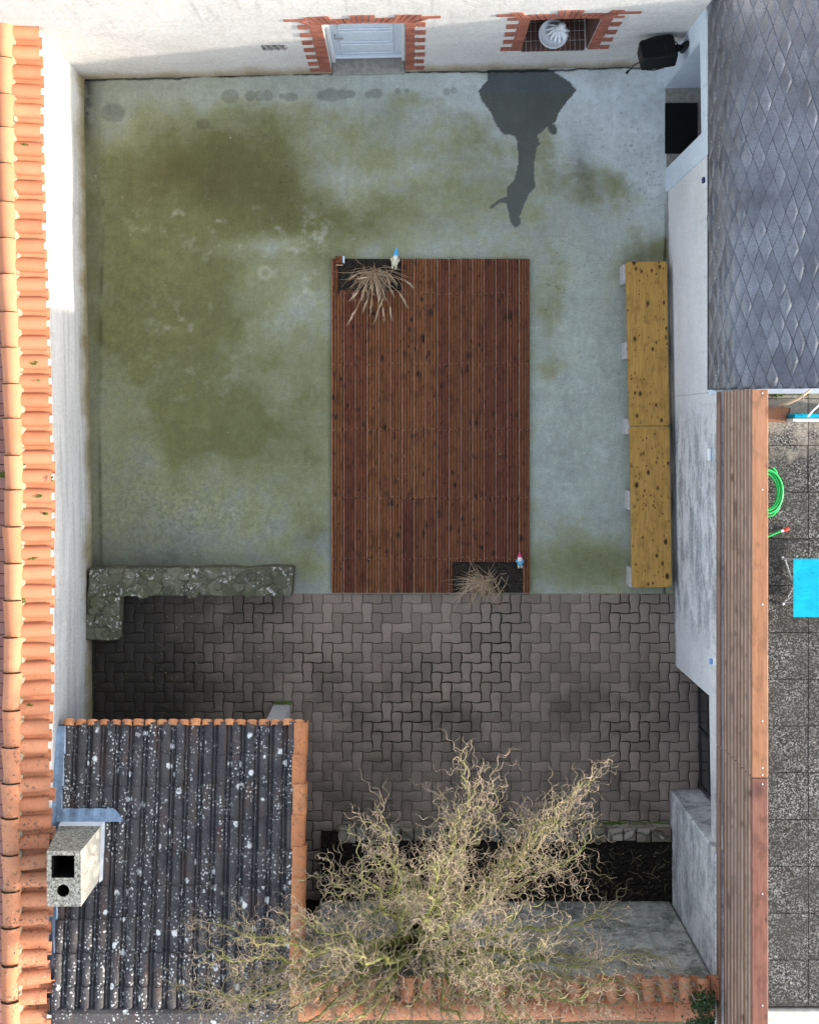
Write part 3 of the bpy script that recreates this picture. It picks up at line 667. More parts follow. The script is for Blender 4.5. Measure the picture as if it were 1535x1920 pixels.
b = MB(); b.cb(d0+.002, d1-.002, -.03, .26, -.06, .05, .012); local(b.build('threshold', M['concrete']), house)
# niche: brick lining and ledge
b = MB(); r = random.Random(9)
for i in range(14):
    for j in range(4):
        xa = n0 + .004 + i*.059; 
        if xa+.055 < n1_ - .003: b.cb(xa, xa+.055, -.008+j*.115, -.008+j*.115+.11, nz0-.06, nz0+.004+r.uniform(0,.004), .004)
z = nz0
while z < nz1:
    x = n0 - .1*(int(z*13) % 2)
    while x < n1_: b.cb(max(x,n0+.003), min(x+.21, n1_-.003), .46, .52, z+.004, z+.069, .003); x += .216
    for xe, s_ in ((n0, 1), (n1_, -1)):
        for j in range(2):
            a, c_ = sorted((xe - s_*.02, xe + s_*.012)); b.cb(a, c_, .02+j*.22, .23+j*.22, z+.004, z+.069, .003)
    z += .0735
mdk = m_tile('old_dark_brick', ((.085,.040,.030), (.13,.060,.042), (.065,.035,.028)), .5, False)
local(b.build('niche_lining', mdk), house)
b = MB(); b.bx(n0+.001, n1_-.001, .004, .475, nz0-.05, nz0-.002); b.bx(n0+.001, n1_-.001, .475, .499, nz0-.05, nz1-.001); b.bx(n1_-.009, n1_-.001, .004, .474, nz0, nz1-.001); b.bx(n0+.001, n0+.009, .004, .474, nz0, nz1-.001)
local(b.build('niche_mortar', m_simple('dirty_mortar', (.075,.055,.048), .95, .3, 30, .1)), house)
b = MB(); b.bx(v0+.021, v1-.001, .018, .09, 1.091, 1.319)
for i in range(4): b.tube([(v0+.05+i*.078,.006,1.10),(v0+.085+i*.078,.006,1.205),(v0+.05+i*.078,.006,1.31)], .014, 5)
local(b.build('vent_grille', M['concrete']), house)
# fountain basin with a white sculpted figure, standing on the ledge of the niche
fo = P(1036, 66, .98); ft = thing('fountain', 'small white round basin with a white sculpted figure in the brick niche', 'fountain', (fo.x, fo.y, .876))
prof = [(.05,0),(.085,.004),(.06,.03),(.05,.06),(.09,.085),(.155,.115),(.178,.15),(.176,.158),(.158,.156),(.146,.142),(.10,.125),(.02,.118)]
b = MB(); b.lathe(prof, Matrix.Translation((fo.x, fo.y, .876)), 28); put(b.build('basin', M['white'], None, True, 60), ft)
b = MB(); c0 = Vector((fo.x+.055, fo.y+.05, 1.05))
b.ell(c0, (.075,.06,.10)); b.ell(c0+Vector((.03,.0,.13)), (.05,.05,.055))
for k in range(9):           # folds of drapery that run down into the basin
    a = R(150 + k*26); p = c0 + Vector((.03*math.cos(a), .03*math.sin(a), .07))
    b.tube([p, p+Vector((.05*math.cos(a), .05*math.sin(a), -.04)), p+Vector((.09*math.cos(a), .10*math.sin(a), -.10)), p+Vector((.115*math.cos(a), .12*math.sin(a), -.115))], [.018,.022,.017,.010], 7)
b.tube([c0+Vector((.05,-.03,.06)), c0+Vector((.085,-.08,.03)), c0+Vector((.075,-.12,0))], [.022,.026,.018], 8)
b.tube([c0+Vector((.03,-.04,.14)), c0+Vector((.075,-.045,.125)), c0+Vector((.10,-.04,.10))], [.02,.022,.012], 8)
put(b.build('figure', M['white'], None, True, 180), ft)

# ================================================================== LOW HOUSE WITH SHINGLE ROOF (north-east)
BE = R(-90 + .97); HB = (3.285, 4.62)
low = thing('annex_house', 'low white house with grey diamond shingle roof at the yard right side', 'house', (HB[0], HB[1], 0), BE)
LY = lambda y: HB[1] - y
wm = wall_mesh(0, 4.24, -.1, 2.37, [(.29,1.34,-.05,2.08)], .70)
local(wm.build('wall', M['rwall']), low)
wm = wall_mesh(0.002, 1.63, -.05, 2.365, [(.292,1.338,-.04,2.078)], .05, True, -.012)
local(wm.build('door_surround', M['paint']), low)
b = MB(); b.bx(.292, 1.338, .003, .62, -.08, .006); local(b.build('threshold', M['concrete']), low)
b = MB(); b.cb(.293, .297+.012, -.01, .60, .01, 2.07, .004); b.cb(1.322, 1.337, .045, .60, .01, 2.07, .004); local(b.build('door_jamb', M['paint']), low)
b = MB(); b.cb(.31, 1.32, .56, .60, .01, 2.07, .004); dl = local(b.build('door', M['doorframe']), low)
b = MB(); b.tube([(.40,.56,1.0),(.40,.51,1.0),(.50,.51,1.0)], .012, 8); local(b.build('handle', M['black']), dl)
b = MB(); b.bx(.02, 4.22, .70, 5.4, -.1, 2.36); local(b.build('house_body', M['rwall']), low)
# roof: steep at the eave, bending over to a shallow slope
prof = [(3.305, 2.40)]; ds = .02
for i in range(300):
    s_ = i*ds; th = R(15.3 + 44*math.exp(-(s_/.42)**2)); prof.append((prof[-1][0]+ds*math.cos(th), prof[-1][1]+ds*math.sin(th)))
def rp(s_):
    s_ = max(0, min(s_, 298*ds)); i = int(s_/ds); t = s_/ds - i; a, b_ = prof[i], prof[i+1]
    th = R(15.3 + 44*math.exp(-(s_/.42)**2))
    return Vector((a[0]+(b_[0]-a[0])*t, 0, a[1]+(b_[1]-a[1])*t)), Vector((-math.sin(th), 0, math.cos(th)))
RY0, RY1 = .405, 5.9
b = MB(); n = 73
for i in range(n):
    p, q = rp(i*.08)[0], rp((i+1)*.08)[0]
    b.add([(p.x,RY0,p.z-.02),(p.x,RY1,p.z-.02),(q.x,RY1,q.z-.02),(q.x,RY0,q.z-.02),(p.x,RY0,p.z-.07),(p.x,RY1,p.z-.07),(q.x,RY1,q.z-.07),(q.x,RY0,q.z-.07)], [(0,3,2,1),(4,5,6,7),(0,4,7,3),(1,2,6,5)] + ([(0,1,5,4)] if i == 0 else []))
rf = b.build('roof', m_simple('dark_bitumen', (.032,.034,.040), .8, .3, 40)); put(rf, low)
b = MB(); r = random.Random(21); rowp, tab = .068, .395; G = (0, .07, .17, .32, .5, .68, .83, .93, 1)
K = len(G)
for i in range(-1, 70):
    for j in range(-1, 16):
        s0 = i*rowp; yc = RY0 + .1 + j*tab + (i % 2)*tab/2
        bul = r.choice([.007, .010, .014, .020, .030, .042])*r.uniform(.8,1.2); sk = r.uniform(-.35,.35); low_ = r.uniform(.0,.0035)
        vs = []
        for a in G:
            for k in G:
                u_, v_ = a - k, a + k - 1             # u along the slope, v along the eave
                ss = s0 + rowp*(1+u_); y = yc + v_*tab/2
                y += .010*math.sin(ss*9+y*1.3); ss += .006*math.sin(y*11+ss*5)
                y = min(max(y, RY0), RY1); p, nn = rp(ss)
                e, l = min(1-a, k), min(a, 1-k)       # distance from the upper / lower edges of the tab
                h = bul*min(1, e/.24)*(l**.75)*(1+sk*v_) + low_*max(0, 1-l*6)*min(1, e*3)
                pt = p + nn*h; vs.append((pt.x, y, pt.z))
        b.add(vs, [(a*K+k, (a+1)*K+k, (a+1)*K+k+1, a*K+k+1) for a in range(K-1) for k in range(K-1)])
        o_ = len(b.f) - (K-1)*(K-1)
        for a in range(K-1): b.m[o_ + a] = 1; b.m[o_ + a*(K-1) + K-2] = 1
put(b.build('shingles', [M['shingle'], m_simple('shingle_joint', (.080,.088,.107), .6, .55, 9)], None, True, 180), rf)
b = MB()
for i in range(6, 72):
    p, q = rp(i*.08)[0], rp((i+1)*.08)[0]
    b.add([(p.x,RY0-.055,p.z+.012),(q.x,RY0-.055,q.z+.012),(q.x,RY0-.003,q.z+.012),(p.x,RY0-.003,p.z+.012),(p.x,RY0-.055,p.z-.14),(q.x,RY0-.055,q.z-.14),(q.x,RY0-.003,q.z-.14),(p.x,RY0-.003,p.z-.14)], [(0,1,2,3),(0,4,5,1),(3,2,6,7),(7,6,5,4)])
put(b.build('verge_board', M['white']), low)
b = MB(); b.cb(3.31, 3.66, RY0-.05, RY0-.004, 2.36, 2.47, .004); put(b.build('verge_board', M['paint']), low)

# door mat in the doorway
p, q = P(1246,193,.02), P(1307,288,.02)
b = MB(); b.cb(p.x, q.x, q.y, p.y, .0075, .022, .004)
for i in range(9): b.cb(p.x+.03, q.x-.03, q.y+.05+i*.06, q.y+.075+i*.06, .0225, .026, .001)
tag(b.build('doormat', M['mat']), 'black rubber doormat lying in the white doorway under the shingle roof', 'doormat')

# ================================================================== TERRACE WALL (east) AND TERRACE
tw = thing('terrace_wall', 'streaked white render wall below the brown wooden fence, right of the bench', 'wall', (HB[0], HB[1], 0), BE)
wm = wall_mesh(4.244, 9.30, -.1, 2.52, [(7.66,9.24,-.05,1.93)], .36)
local(wm.build('wall', M['rwall']), tw)
b = MB(); b.bx(7.5, 9.4, .365, 2.0, -.1, 2.5); local(b.build('wall_core', M['rwall']), tw)
b = MB(); b.cb(3.345, 4.2, -7.2, -4.62, -.1, 2.52, .02); put(b.build('wall_end', M['rwall']), tw)
b = MB(); b.cb(7.66, 9.24, .30, .335, .0, 1.93, .003); dd = local(b.build('glass_door', M['doorframe']), tw)
b = MB()
for a in (7.70, 8.48):
    for za, zb in ((.08,.55),(.60,1.15),(1.20,1.86)): b.bx(a+.03, a+.72, .292, .3, za, zb)
local(b.build('pane', M['glass']), dd)
b = MB()
for a in (7.68, 8.44, 9.16): b.cb(a, a+.06, .275, .299, .02, 1.92, .004)
for z_ in (.05,.56,1.16,1.86): b.cb(7.741, 8.439, .278, .299, z_-.02, z_+.03, .004); b.cb(8.501, 9.159, .278, .299, z_-.02, z_+.03, .004)
local(b.build('frame', M['doorframe']), dd)
b = MB(); r = random.Random(4)
for i in range(10):
    for j in range(15):
        xa = 3.62 + (4.287-3.62-.513) + i*.513 - .513*1 ; ya = -6.20 + j*.500
        if ya > .39: continue
        b.cb(max(xa+.003,3.58), xa+.510, ya+.003, min(ya+.497,.395), 2.60, 2.745 + r.uniform(0,.005), .003)
structure(b.build('terrace_slabs', M['agg']))
b = MB(); b.bx(3.78, 9, -6.2, .38, -.1, 2.735); structure(b.build('terrace_base', M['joint']))
b = MB(); b.cb(3.565, 9, -6.55, -6.225, -.1, 2.80, .01); b.cb(3.565, 9, -6.60, -6.50, 2.805, 2.86, .008); tag(b.build('parapet', m_simple('dusty_white_paint', (.50,.49,.46), .8, .15, 14)), 'white painted parapet kerb closing the terrace at its bottom end', 'parapet')

# ---- wooden fence on the wall
fence = thing('wooden_fence', 'brown grooved board fence with flat cap standing on the terrace wall', 'fence', (3.40, -3.2, 2.52))
FY0, FYJ, FY1 = .375, -3.46, -7.2
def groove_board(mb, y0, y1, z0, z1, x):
    T = .030; zm = (z0+z1)/2      # two-step profile: the upper half sits back, its ledges painted pale as sky-lit
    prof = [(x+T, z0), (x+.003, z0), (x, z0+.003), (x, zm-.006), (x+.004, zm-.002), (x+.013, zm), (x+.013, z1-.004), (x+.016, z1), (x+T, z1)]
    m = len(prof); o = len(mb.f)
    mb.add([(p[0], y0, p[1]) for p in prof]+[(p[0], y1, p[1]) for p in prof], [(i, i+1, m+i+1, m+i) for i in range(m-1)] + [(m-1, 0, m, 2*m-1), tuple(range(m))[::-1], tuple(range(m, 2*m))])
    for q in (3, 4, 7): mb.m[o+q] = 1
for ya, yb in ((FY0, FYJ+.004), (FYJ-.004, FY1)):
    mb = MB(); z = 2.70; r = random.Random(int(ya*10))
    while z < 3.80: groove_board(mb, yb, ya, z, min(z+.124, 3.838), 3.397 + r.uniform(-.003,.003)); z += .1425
    put(mb.build('board_panel', [M['fence'], M['fence_lit']]), fence)
    mb = MB(); mb.cb(3.362, 3.385, yb, ya, 2.50, 2.655, .005); put(mb.build('skirting_board', M['fence']), fence)
b = MB(); b.cb(3.395, 3.556, FYJ+.003, FY0-.01, 3.842, 3.872, .006)
for y in (.33, -.62, -1.75, -2.9, -3.36, -3.43): b.lathe([(.008,3.871),(.006,3.877)], Matrix.Translation((3.50,y,0)), 8, 1)
put(b.build('cap_board', [M['cap'], M['white']]), fence)
mc2 = m_wood('dark_larch_cap', ((.15,.062,.050), (.28,.125,.075), (.16,.07,.06)), 'y', .6, .8, .6, (.05,.02,.02), .1, 2.6)  # second cap board, darker and more purple
b = MB(); b.cb(3.397, 3.556, FY1, FYJ-.003, 3.842, 3.872, .006)
for y in (-3.52, -4.6, -5.7): b.lathe([(.008,3.871),(.006,3.877)], Matrix.Translation((3.50,y,0)), 8, 1)
put(b.build('cap_board', [mc2, M['white']]), fence)
b = MB(); b.bx(3.4285, 3.4295, FY1+.05, FY0-.05, 2.66, 3.83); put(b.build('gap_shade_sheet', M['joint']), fence)  # dark sheet added behind the boards to shade their gaps
for y in (.2, -1.1, -2.4, -3.46, -4.8, -6.1):
    b = MB(); b.cb(3.43, 3.52, y-.045, y+.045, 2.76, 3.838, .006); put(b.build('post', M['fence']), fence)

# ================================================================== LEFT BOUNDARY WALL WITH TILE COPING
def interp(v, pts): return float(np.interp(v, [p[0] for p in pts], [p[1] for p in pts]))
def faceX(y): return interp(-y, [(-4.43,-4.107),(-2.7,-4.08),(-.7,-4.046),(1.4,-4.012),(3.6,-4.0),(8,-4.0)])
def edgeX(y): return interp(-y, [(-4.43,-4.055),(-3.25,-4.04),(-2.1,-4.01),(-.6,-3.955),(.3,-3.925),(1.2,-3.92),(2.95,-3.94),(4.1,-3.955),(6.5,-3.96)])
lw = thing('boundary_wall', 'tall white rendered wall with terracotta tile coping along the left of the yard', 'wall', (-4.2, 0, 0))
ys = [4.50 - i*.17 for i in range(70)]
b = MB(); r = random.Random(5); zs = [-.1,.05,.18,.45,.8,1.2,1.6,1.9,2.10]
wob = np.repeat(np.random.default_rng(8).normal(0, .006, (len(ys)//4+2, len(zs))), 4, 0); wob = sum(np.roll(wob, q, 0) for q in range(5))/5
for i in range(len(ys)-1):
    for j in range(len(zs)-1):
        def pt(a, c): 
            bx = faceX(ys[a]); x = bx + (edgeX(ys[a])-.075-bx)*min(1, zs[c]/2.10)*.6
            return (x + wob[a][c]*1.0, ys[a], zs[c])
        b.add([pt(i,j), pt(i+1,j), pt(i+1,j+1), pt(i,j+1)], [(3,2,1,0)])
    for (xa, xb) in ((-.36, 0),):
        x0_, x1_ = faceX(ys[i]), faceX(ys[i+1])
        b.add([(x0_-.45,ys[i],-.1),(x1_-.45,ys[i+1],-.1),(x1_-.45,ys[i+1],2.10),(x0_-.45,ys[i],2.10)], [(0,1,2,3)])
        t0, t1 = edgeX(ys[i])-.09, edgeX(ys[i+1])-.09
        b.add([(x0_-.45,ys[i],2.10),(x1_-.45,ys[i+1],2.10),(t1,ys[i+1],2.10),(t0,ys[i],2.10)], [(0,1,2,3)])
put(b.build('wall', M['lwall'], None, True), lw)
b = MB(); b2 = MB(); r = random.Random(12); y = 4.36; k = 0
while y > -7.0:
    old = min(1, max(0, (1.0 - y)/6)); e = edgeX(y) + r.gauss(0, .004 + .012*old)
    j = lambda s_: r.gauss(0, s_*(.3+old))
    b.barrel((e-.37, y+j(.008), 2.262+j(.006)), (e-.012, y+j(.008), 2.185+j(.006)), .079, .083, (0,0,1), .05, math.pi-.05, 10, .013, 0, .012)
    yc = y - .1065
    b.barrel((e-.37, yc, 2.288), (e+.024+j(.006), yc+j(.008), 2.215), .066, .072, (0,0,-1), 0, math.pi, 8, .012)
    y -= .213 + r.gauss(0,.002); k += 1
put(b.build('eave_tiles', M['tile'], None, True, 50), lw)
b = MB(); bj = MB(); y = 4.455; r = random.Random(31)
while y > -7.1:
    L_ = .40 + r.gauss(0,.012); e = edgeX(y); e2 = edgeX(y-L_); old = min(1, max(0, (1.0-y)/6))
    xo = r.gauss(0, .004+.010*old); cx = lambda yy, ee: -4.435 + (ee+4.055)*.85
    b.barrel((cx(y,e)+xo, y, 2.315+r.gauss(0,.004)), (cx(y,e2)+r.gauss(0,.004+.01*old), y-L_-.03, 2.298), .104, .088, (0,0,1), 0, math.pi, 12, .013, 0, .012); y -= L_
    bj.barrel((cx(y,e2), y+.004, 2.314), (cx(y,e2), y-.004-.010*old*r.random(), 2.314), .1075, .1075, (0,0,1), .25+r.uniform(0,.4), math.pi-.25-r.uniform(0,.6), 10, .02, 0, .012)
put(b.build('ridge_tiles', M['tile'], None, True, 50), lw)
put(bj.build('joint_band', M['joint'], None, True), lw)  # dark band over each ridge tile joint
b = MB(); y = 4.45; r = random.Random(17)
while y > -7.0:
    e = edgeX(y); cx = -4.435 + (e+4.055)*.85; z = 2.305 + r.gauss(0,.006)
    b.cb(cx+.04, cx+.108+r.gauss(0,.006), y-.12, y-.002, 2.10, z, .02); b.cb(cx-.10, cx-.04, y-.12, y-.002, 2.10, 2.30, .02); y -= .12
put(b.build('mortar_bed', M['mortar']), lw)
def moss_clump(mb, c, rx, ry, n, r, h=.02):
    for i in range(int(n*1.6)):
        a, q = r.uniform(0, 2*math.pi), math.sqrt(r.random()); p = Vector((c[0]+rx*q*math.cos(a), c[1]+ry*q*math.sin(a), c[2]+h*(1-q)*r.random()))
        s_ = r.uniform(.004,.011); d = Vector((r.gauss(0,1), r.gauss(0,1), r.gauss(.8,.6))).normalized(); t = d.orthogonal().normalized()*s_; u_ = d.cross(t).normalized()*s_
        mb.add([p-t, p+u_, p+t, p-u_], [(0,1,2,3)])
b = MB(); r = random.Random(3)
for (u, v, rx, ry, n) in [(55,680,.10,.03,160),(58,714,.10,.025,110),(47,752,.05,.02,50),(45,272,.05,.018,40),(65,930,.09,.025,140),(45,865,.02,.05,60),(86,963,.03,.015,40),(58,1046,.08,.02,50),(52,1000,.05,.02,30),(45,960,.015,.06,40),(56,1322,.03,.02,30),(45,1125,.02,.04,40),(5,890,.05,.04,70),(98,898,.012,.03,16)]:
    p = P(u, v, 2.29 if u > 20 else .02); moss_clump(b, p, rx, ry, n, r)
put(b.build('moss', M['moss']), lw)

# ================================================================== SHED WITH MOSSY TILE ROOF
SE_Y, SE_Z, SLP = -3.42, 1.62, .20
rz = lambda y: SE_Z + SLP*(SE_Y - y)
shed = thing('shed', 'open lean-to shed under a dark lichened tile roof with orange verge tiles', 'shed', (-2.5, -4.7, 0))
SX0, SX1 = -3.93, -1.285
b = MB(); r = random.Random(6); pit = .1605; ncol = int((SX1-SX0)/pit); crs = .352
pr = [(0,-.014),(.035,.014),(.10,.026),(.24,.032),(.38,.032),(.52,.026),(.585,.012),(.62,-.022),(.67,-.022),(.70,-.006),(.735,.002),(.80,.002),(.84,-.006),(.87,-.024),(.95,-.024)]
for ci in range(9):
    ylo = SE_Y - ci*crs + .02; yhi = SE_Y - (ci+1)*crs - .015
    for c in range(ncol//2+1):            # a tile carries two rolls
        xb = SX0 + c*2*pit; dz, dy, tl = r.gauss(0,.003), r.gauss(0,.006), r.gauss(0,.002)
        pts = [(xb + (a+q)*pit, h) for a in (0,1) for q, h in pr] + [(xb+2*pit-.003, -.004)]
        pts = [p for p in pts if p[0] < SX1+.02]; m = len(pts)
        if m < 4: continue
        zl, zh = rz(ylo)+.026+dz, rz(yhi)+.001+dz
        vs = [(p[0], ylo+dy, zl+p[1]+tl*(i/m)) for i, p in enumerate(pts)] + [(p[0], yhi, zh+p[1]) for p in pts] + [(p[0], ylo+dy+.002, zl+p[1]-.016) for p in pts]
        b.add(vs, [(i, i+1, m+i+1, m+i) for i in range(m-1)] + [(2*m+i, 2*m+i+1, i+1, i) for i in range(m-1)])
put(b.build('roof', M['roof'], None, True, 55), shed)
b = MB(); b.bx(SX0-.1, SX1+.02, -6.25, SE_Y-.03, 0, .03); 
for i, v in enumerate(b.v): b.v[i] = (v[0], v[1], rz(v[1]) - .075 + v[2])
put(b.build('roof_boarding', M['fence']), shed)
b = MB(); r = random.Random(8); x = SX0-.02
while x < SX1+.03:
    wd = .128 + r.gauss(0,.006); z = rz(SE_Y)
    b.barrel((x+wd/2, SE_Y+.022+r.gauss(0,.006), z-.02), (x+wd/2, SE_Y-.03, z+.012), .064, .060, (0,0,1), .1, math.pi-.1, 8, .014); x += wd+.004
put(b.build('eave_tiles', M['verge'], None, True, 50), shed)
b = MB(); y = SE_Y+.02; r = random.Random(14); b_ = MB()
while y > -6.3:
    L_ = .335 + r.gauss(0,.01); xo = r.gauss(0,.005); za, zb = rz(y)+.045, rz(y-L_-.03)+.028
    xc = SX1 + .012 + xo
    pts = [(-.055,.0),(-.05,.022),(-.02,.032),(.04,.034),(.085,.028),(.105,.012),(.112,-.02),(.114,-.13),(.126,-.13),(.126,-.012),(.114,.026),(.09,.043),(.04,.049),(-.02,.047),(-.062,.034),(-.068,.0)]
    m = len(pts); tp = .008
    pts = [(p[0]*.8+.03, p[1]) for p in pts]; vs = [(xc+p[0]*1.03, y, za+p[1]) for p in pts] + [(xc+p[0]-tp*.5, y-L_-.03, zb+p[1]-.012) for p in pts]
    b.add(vs, [(i, (i+1) % m, m+(i+1) % m, m+i) for i in range(m)] + [tuple(range(m))[::-1], tuple(range(m, 2*m))]); y -= L_
put(b.build('verge_tiles', M['verge'], None, True, 40), shed)
b = MB(); r = random.Random(2); y = SE_Y - .02
while y > -6.3:        # zinc soaker between tiles and wall, in laps
    L_ = .62; ya, yb = y, y-L_-.02
    xa = edgeX(y)-.06; vs = []
    for yy, dz in ((ya,.006),(yb,0)):
        z = rz(yy)+dz; vs += [(xa-.03, yy, min(z+.12, 2.07)),(xa-.006, yy, min(z+.055, 2.10)),(xa+.03, yy, min(z+.045, 2.13)),(SX0+.012, yy, min(z+.046, 2.16)),(SX0+.03, yy, min(z+.030, 2.17))]
    b.add(vs, [(i, i+1, 5+i+1, 5+i) for i in range(4)]); y -= L_
put(b.build('zinc_flashing', M['zinc']), shed)
# post with beam
cx0, cx1 = (512-U0)*CAM_H/FPX, (544-U0)*CAM_H/FPX
b = MB(); b.cb(cx0, cx1, -3.77, -3.545, -.02, 1.40, .012); put(b.build('post', M['pale_conc']), shed)
b = MB(); b.cb(-3.98, -1.32, -3.74, -3.58, 1.40, 1.56, .01)
for i in range(6):
    x = -3.8 + i*.5
    for j in range(1): b.cb(x, x+.07, -6.2, -3.44, -.10, -.001, .005)
v0_ = len(b.v) - 6*24
for i in range(v0_, len(b.v)): p = b.v[i]; b.v[i] = (p[0], p[1], rz(p[1]) - .076 + p[2])
put(b.build('beam', M['fence']), shed)
b = MB(); b.cb(cx0+.02, cx1-.02, -5.9, -3.80, -.02, .5, .02); 
b = MB(); r = random.Random(5); moss_clump(b, ((cx0+cx1)/2, -3.53, .0), .13, .05, 160, r, .03); put(b.build('moss', M['moss']), shed)
b = MB(); b.cb(-3.9, SX1+.1, -6.62, -6.44, rz(-6.5)-.2, rz(-6.5)+.07, .03)
for i, v in enumerate(b.v): b.v[i] = (v[0], v[1], v[2])
put(b.build('ridge_mortar', M['roof']), shed)
# chimney
ch = thing('chimney', 'pitted grey chimney block with a square and a round flue beside the coping', 'chimney', (-3.55, -4.64, 2.2))
b = MB(); zt = 2.9; zb_ = 1.75
b.add([(-3.93,-4.49,zb_),(-3.43,-4.49,zb_),(-3.43,-5.075,zb_),(-3.93,-5.075,zb_),(-3.80,-4.49,zt),(-3.44,-4.49,zt),(-3.44,-5.075,zt),(-3.80,-5.075,zt)],
      [(0,1,5,4),(1,2,6,5),(2,3,7,6),(3,0,4,7)])
# top slab with the two flue holes
def hole_top(mb, x0, x1, y0, y1, z, holes, depth):
    for (poly) in holes:
        m = len(poly); mb.add([(p[0],p[1],z) for p in poly]+[(p[0],p[1],z-depth) for p in poly], [(i,(i+1)%m,m+(i+1)%m,m+i) for i in range(m)]+[tuple(range(m,2*m))])
    return
k = (CAM_H-zt)/FPX
sq = [((97-U0)*k,(V0-1604)*k),((140-U0)*k,(V0-1604)*k),((140-U0)*k,(V0-1646)*k),((97-U0)*k,(V0-1646)*k)]
rc, rr_ = ((119-U0)*k, (V0-1670)*k), 11.5*k
ci_ = [(rc[0]+rr_*math.cos(2*math.pi*i/24), rc[1]+rr_*math.sin(2*math.pi*i/24)) for i in range(24)]
bm = bmesh.new()
def loop(pts): 
    vs = [bm.verts.new((p[0],p[1],zt)) for p in pts]; return [bm.edges.new((vs[i], vs[(i+1)%len(vs)])) for i in range(len(vs))]
E = loop([(-3.80,-4.49),(-3.44,-4.49),(-3.44,-5.075),(-3.80,-5.075)]) + loop(sq) + loop(ci_)
res = bmesh.ops.triangle_fill(bm, use_beauty=True, use_dissolve=False, edges=E, normal=(0,0,1))
bm.verts.index_update(); b.add([v.co for v in bm.verts], [[v.index for v in f.verts] for f in bm.faces]); bm.free()
put(b.build('stack', M['chim']), ch)
soot = m_simple('chimney_soot', (.008,.007,.006), .95, .3, 20, .1)
for q_ in (sq, ci_):
    b = MB(); hole_top(b, 0,0,0,0, zt, [q_], .7); put(b.build('flue', soot), ch)
b = MB()
za, zc = rz(-4.49)+.03, rz(-5.075)+.03; xl, xr, yn, ys_ = -3.91, -3.43, -4.49, -5.075
b.add([(xl,yn+.018,za+.05),(xr+.018,yn+.018,za+.05),(xr+.018,yn-.001,za+.15),(xl,yn-.001,za+.15),(xl,yn+.018,za-.05),(xr+.018,yn+.018,za-.05)], [(0,1,2,3),(4,5,1,0)])
b.add([(xr+.018,yn+.018,za+.05),(xr+.018,ys_-.02,zc+.05),(xr+.0005,ys_-.02,zc+.13),(xr+.0005,yn+.018,za+.15),(xr+.018,yn+.018,za-.05),(xr+.018,ys_-.02,zc-.05)], [(0,1,2,3),(4,5,1,0)])
b.add([(xr,ys_-.002,zc+.12),(xl+.1,ys_-.002,zc+.12),(xl+.1,ys_-.03,zc+.02),(xr+.02,ys_-.03,zc+.02)], [(0,1,2,3)])
put(b.build('mortar_fillet', M['white']), ch)
b = MB(); N = 22; nrow = []
for i in range(N+1):
    x = -3.96 + .76*i/N; t = i/N; yo = -4.335 if t < .82 else -4.335 - .13*((t-.82)/.18)**1.6
    rib = .012*math.sin((x-SX0)/pit*2*math.pi)
    nrow.append([(x, yo, rz(yo)+.055+rib), (x, min(yo-.02,-4.41), rz(-4.41)+.062+rib*.6), (x, -4.473, rz(-4.47)+.075)])
for i in range(N):
    for j in range(2): b.add([nrow[i][j], nrow[i+1][j], nrow[i+1][j+1], nrow[i][j+1]], [(3,2,1,0)])
put(b.build('apron_flashing', M['zinc'], None, True, 60), ch)

# ================================================================== LOW STONE WALL (L-shaped)
b = MB()
L_poly = [P(166,1066,.34), P(548,1064,.34), P(547,1117,.34), P(222,1118,.34), P(220,1199,.34), P(160,1200,.34)]
L_poly = [(p.x, p.y) for p in L_poly][::-1]
r = random.Random(10); q_ = []
for i in range(len(L_poly)):
    a, c = Vector(L_poly[i]), Vector(L_poly[(i+1) % len(L_poly)]); n = max(2, int((c-a).length/.11))
    for k in range(n): e = a.lerp(c, k/n); q_.append((e.x+r.gauss(0,.009), e.y+r.gauss(0,.009)))
b.prism(q_, -.1, .332, 0, .014)
for i in range(58):      # capping stones that stand a little proud
    if i < 44: u, v = r.uniform(172,540), r.uniform(1069,1114)
    else: u, v = r.uniform(170,214), r.uniform(1120,1192)
    p = P(u, v, .34); n = r.randint(4,6); s_ = r.uniform(.05,.115); a0 = r.uniform(0,6)
    b.prism([(p.x+s_*r.uniform(.7,1.1)*math.cos(a0+2*math.pi*k/n), p.y+s_*.8*r.uniform(.7,1.1)*math.sin(a0+2*math.pi*k/n)) for k in range(n)], .30, .338+r.uniform(0,.008)+i*.0003, 0, .008)
tag(b.build('stone_wall', M['stone']), 'low L-shaped crazy stone wall with pale lichen between slab and pavers', 'stone wall')

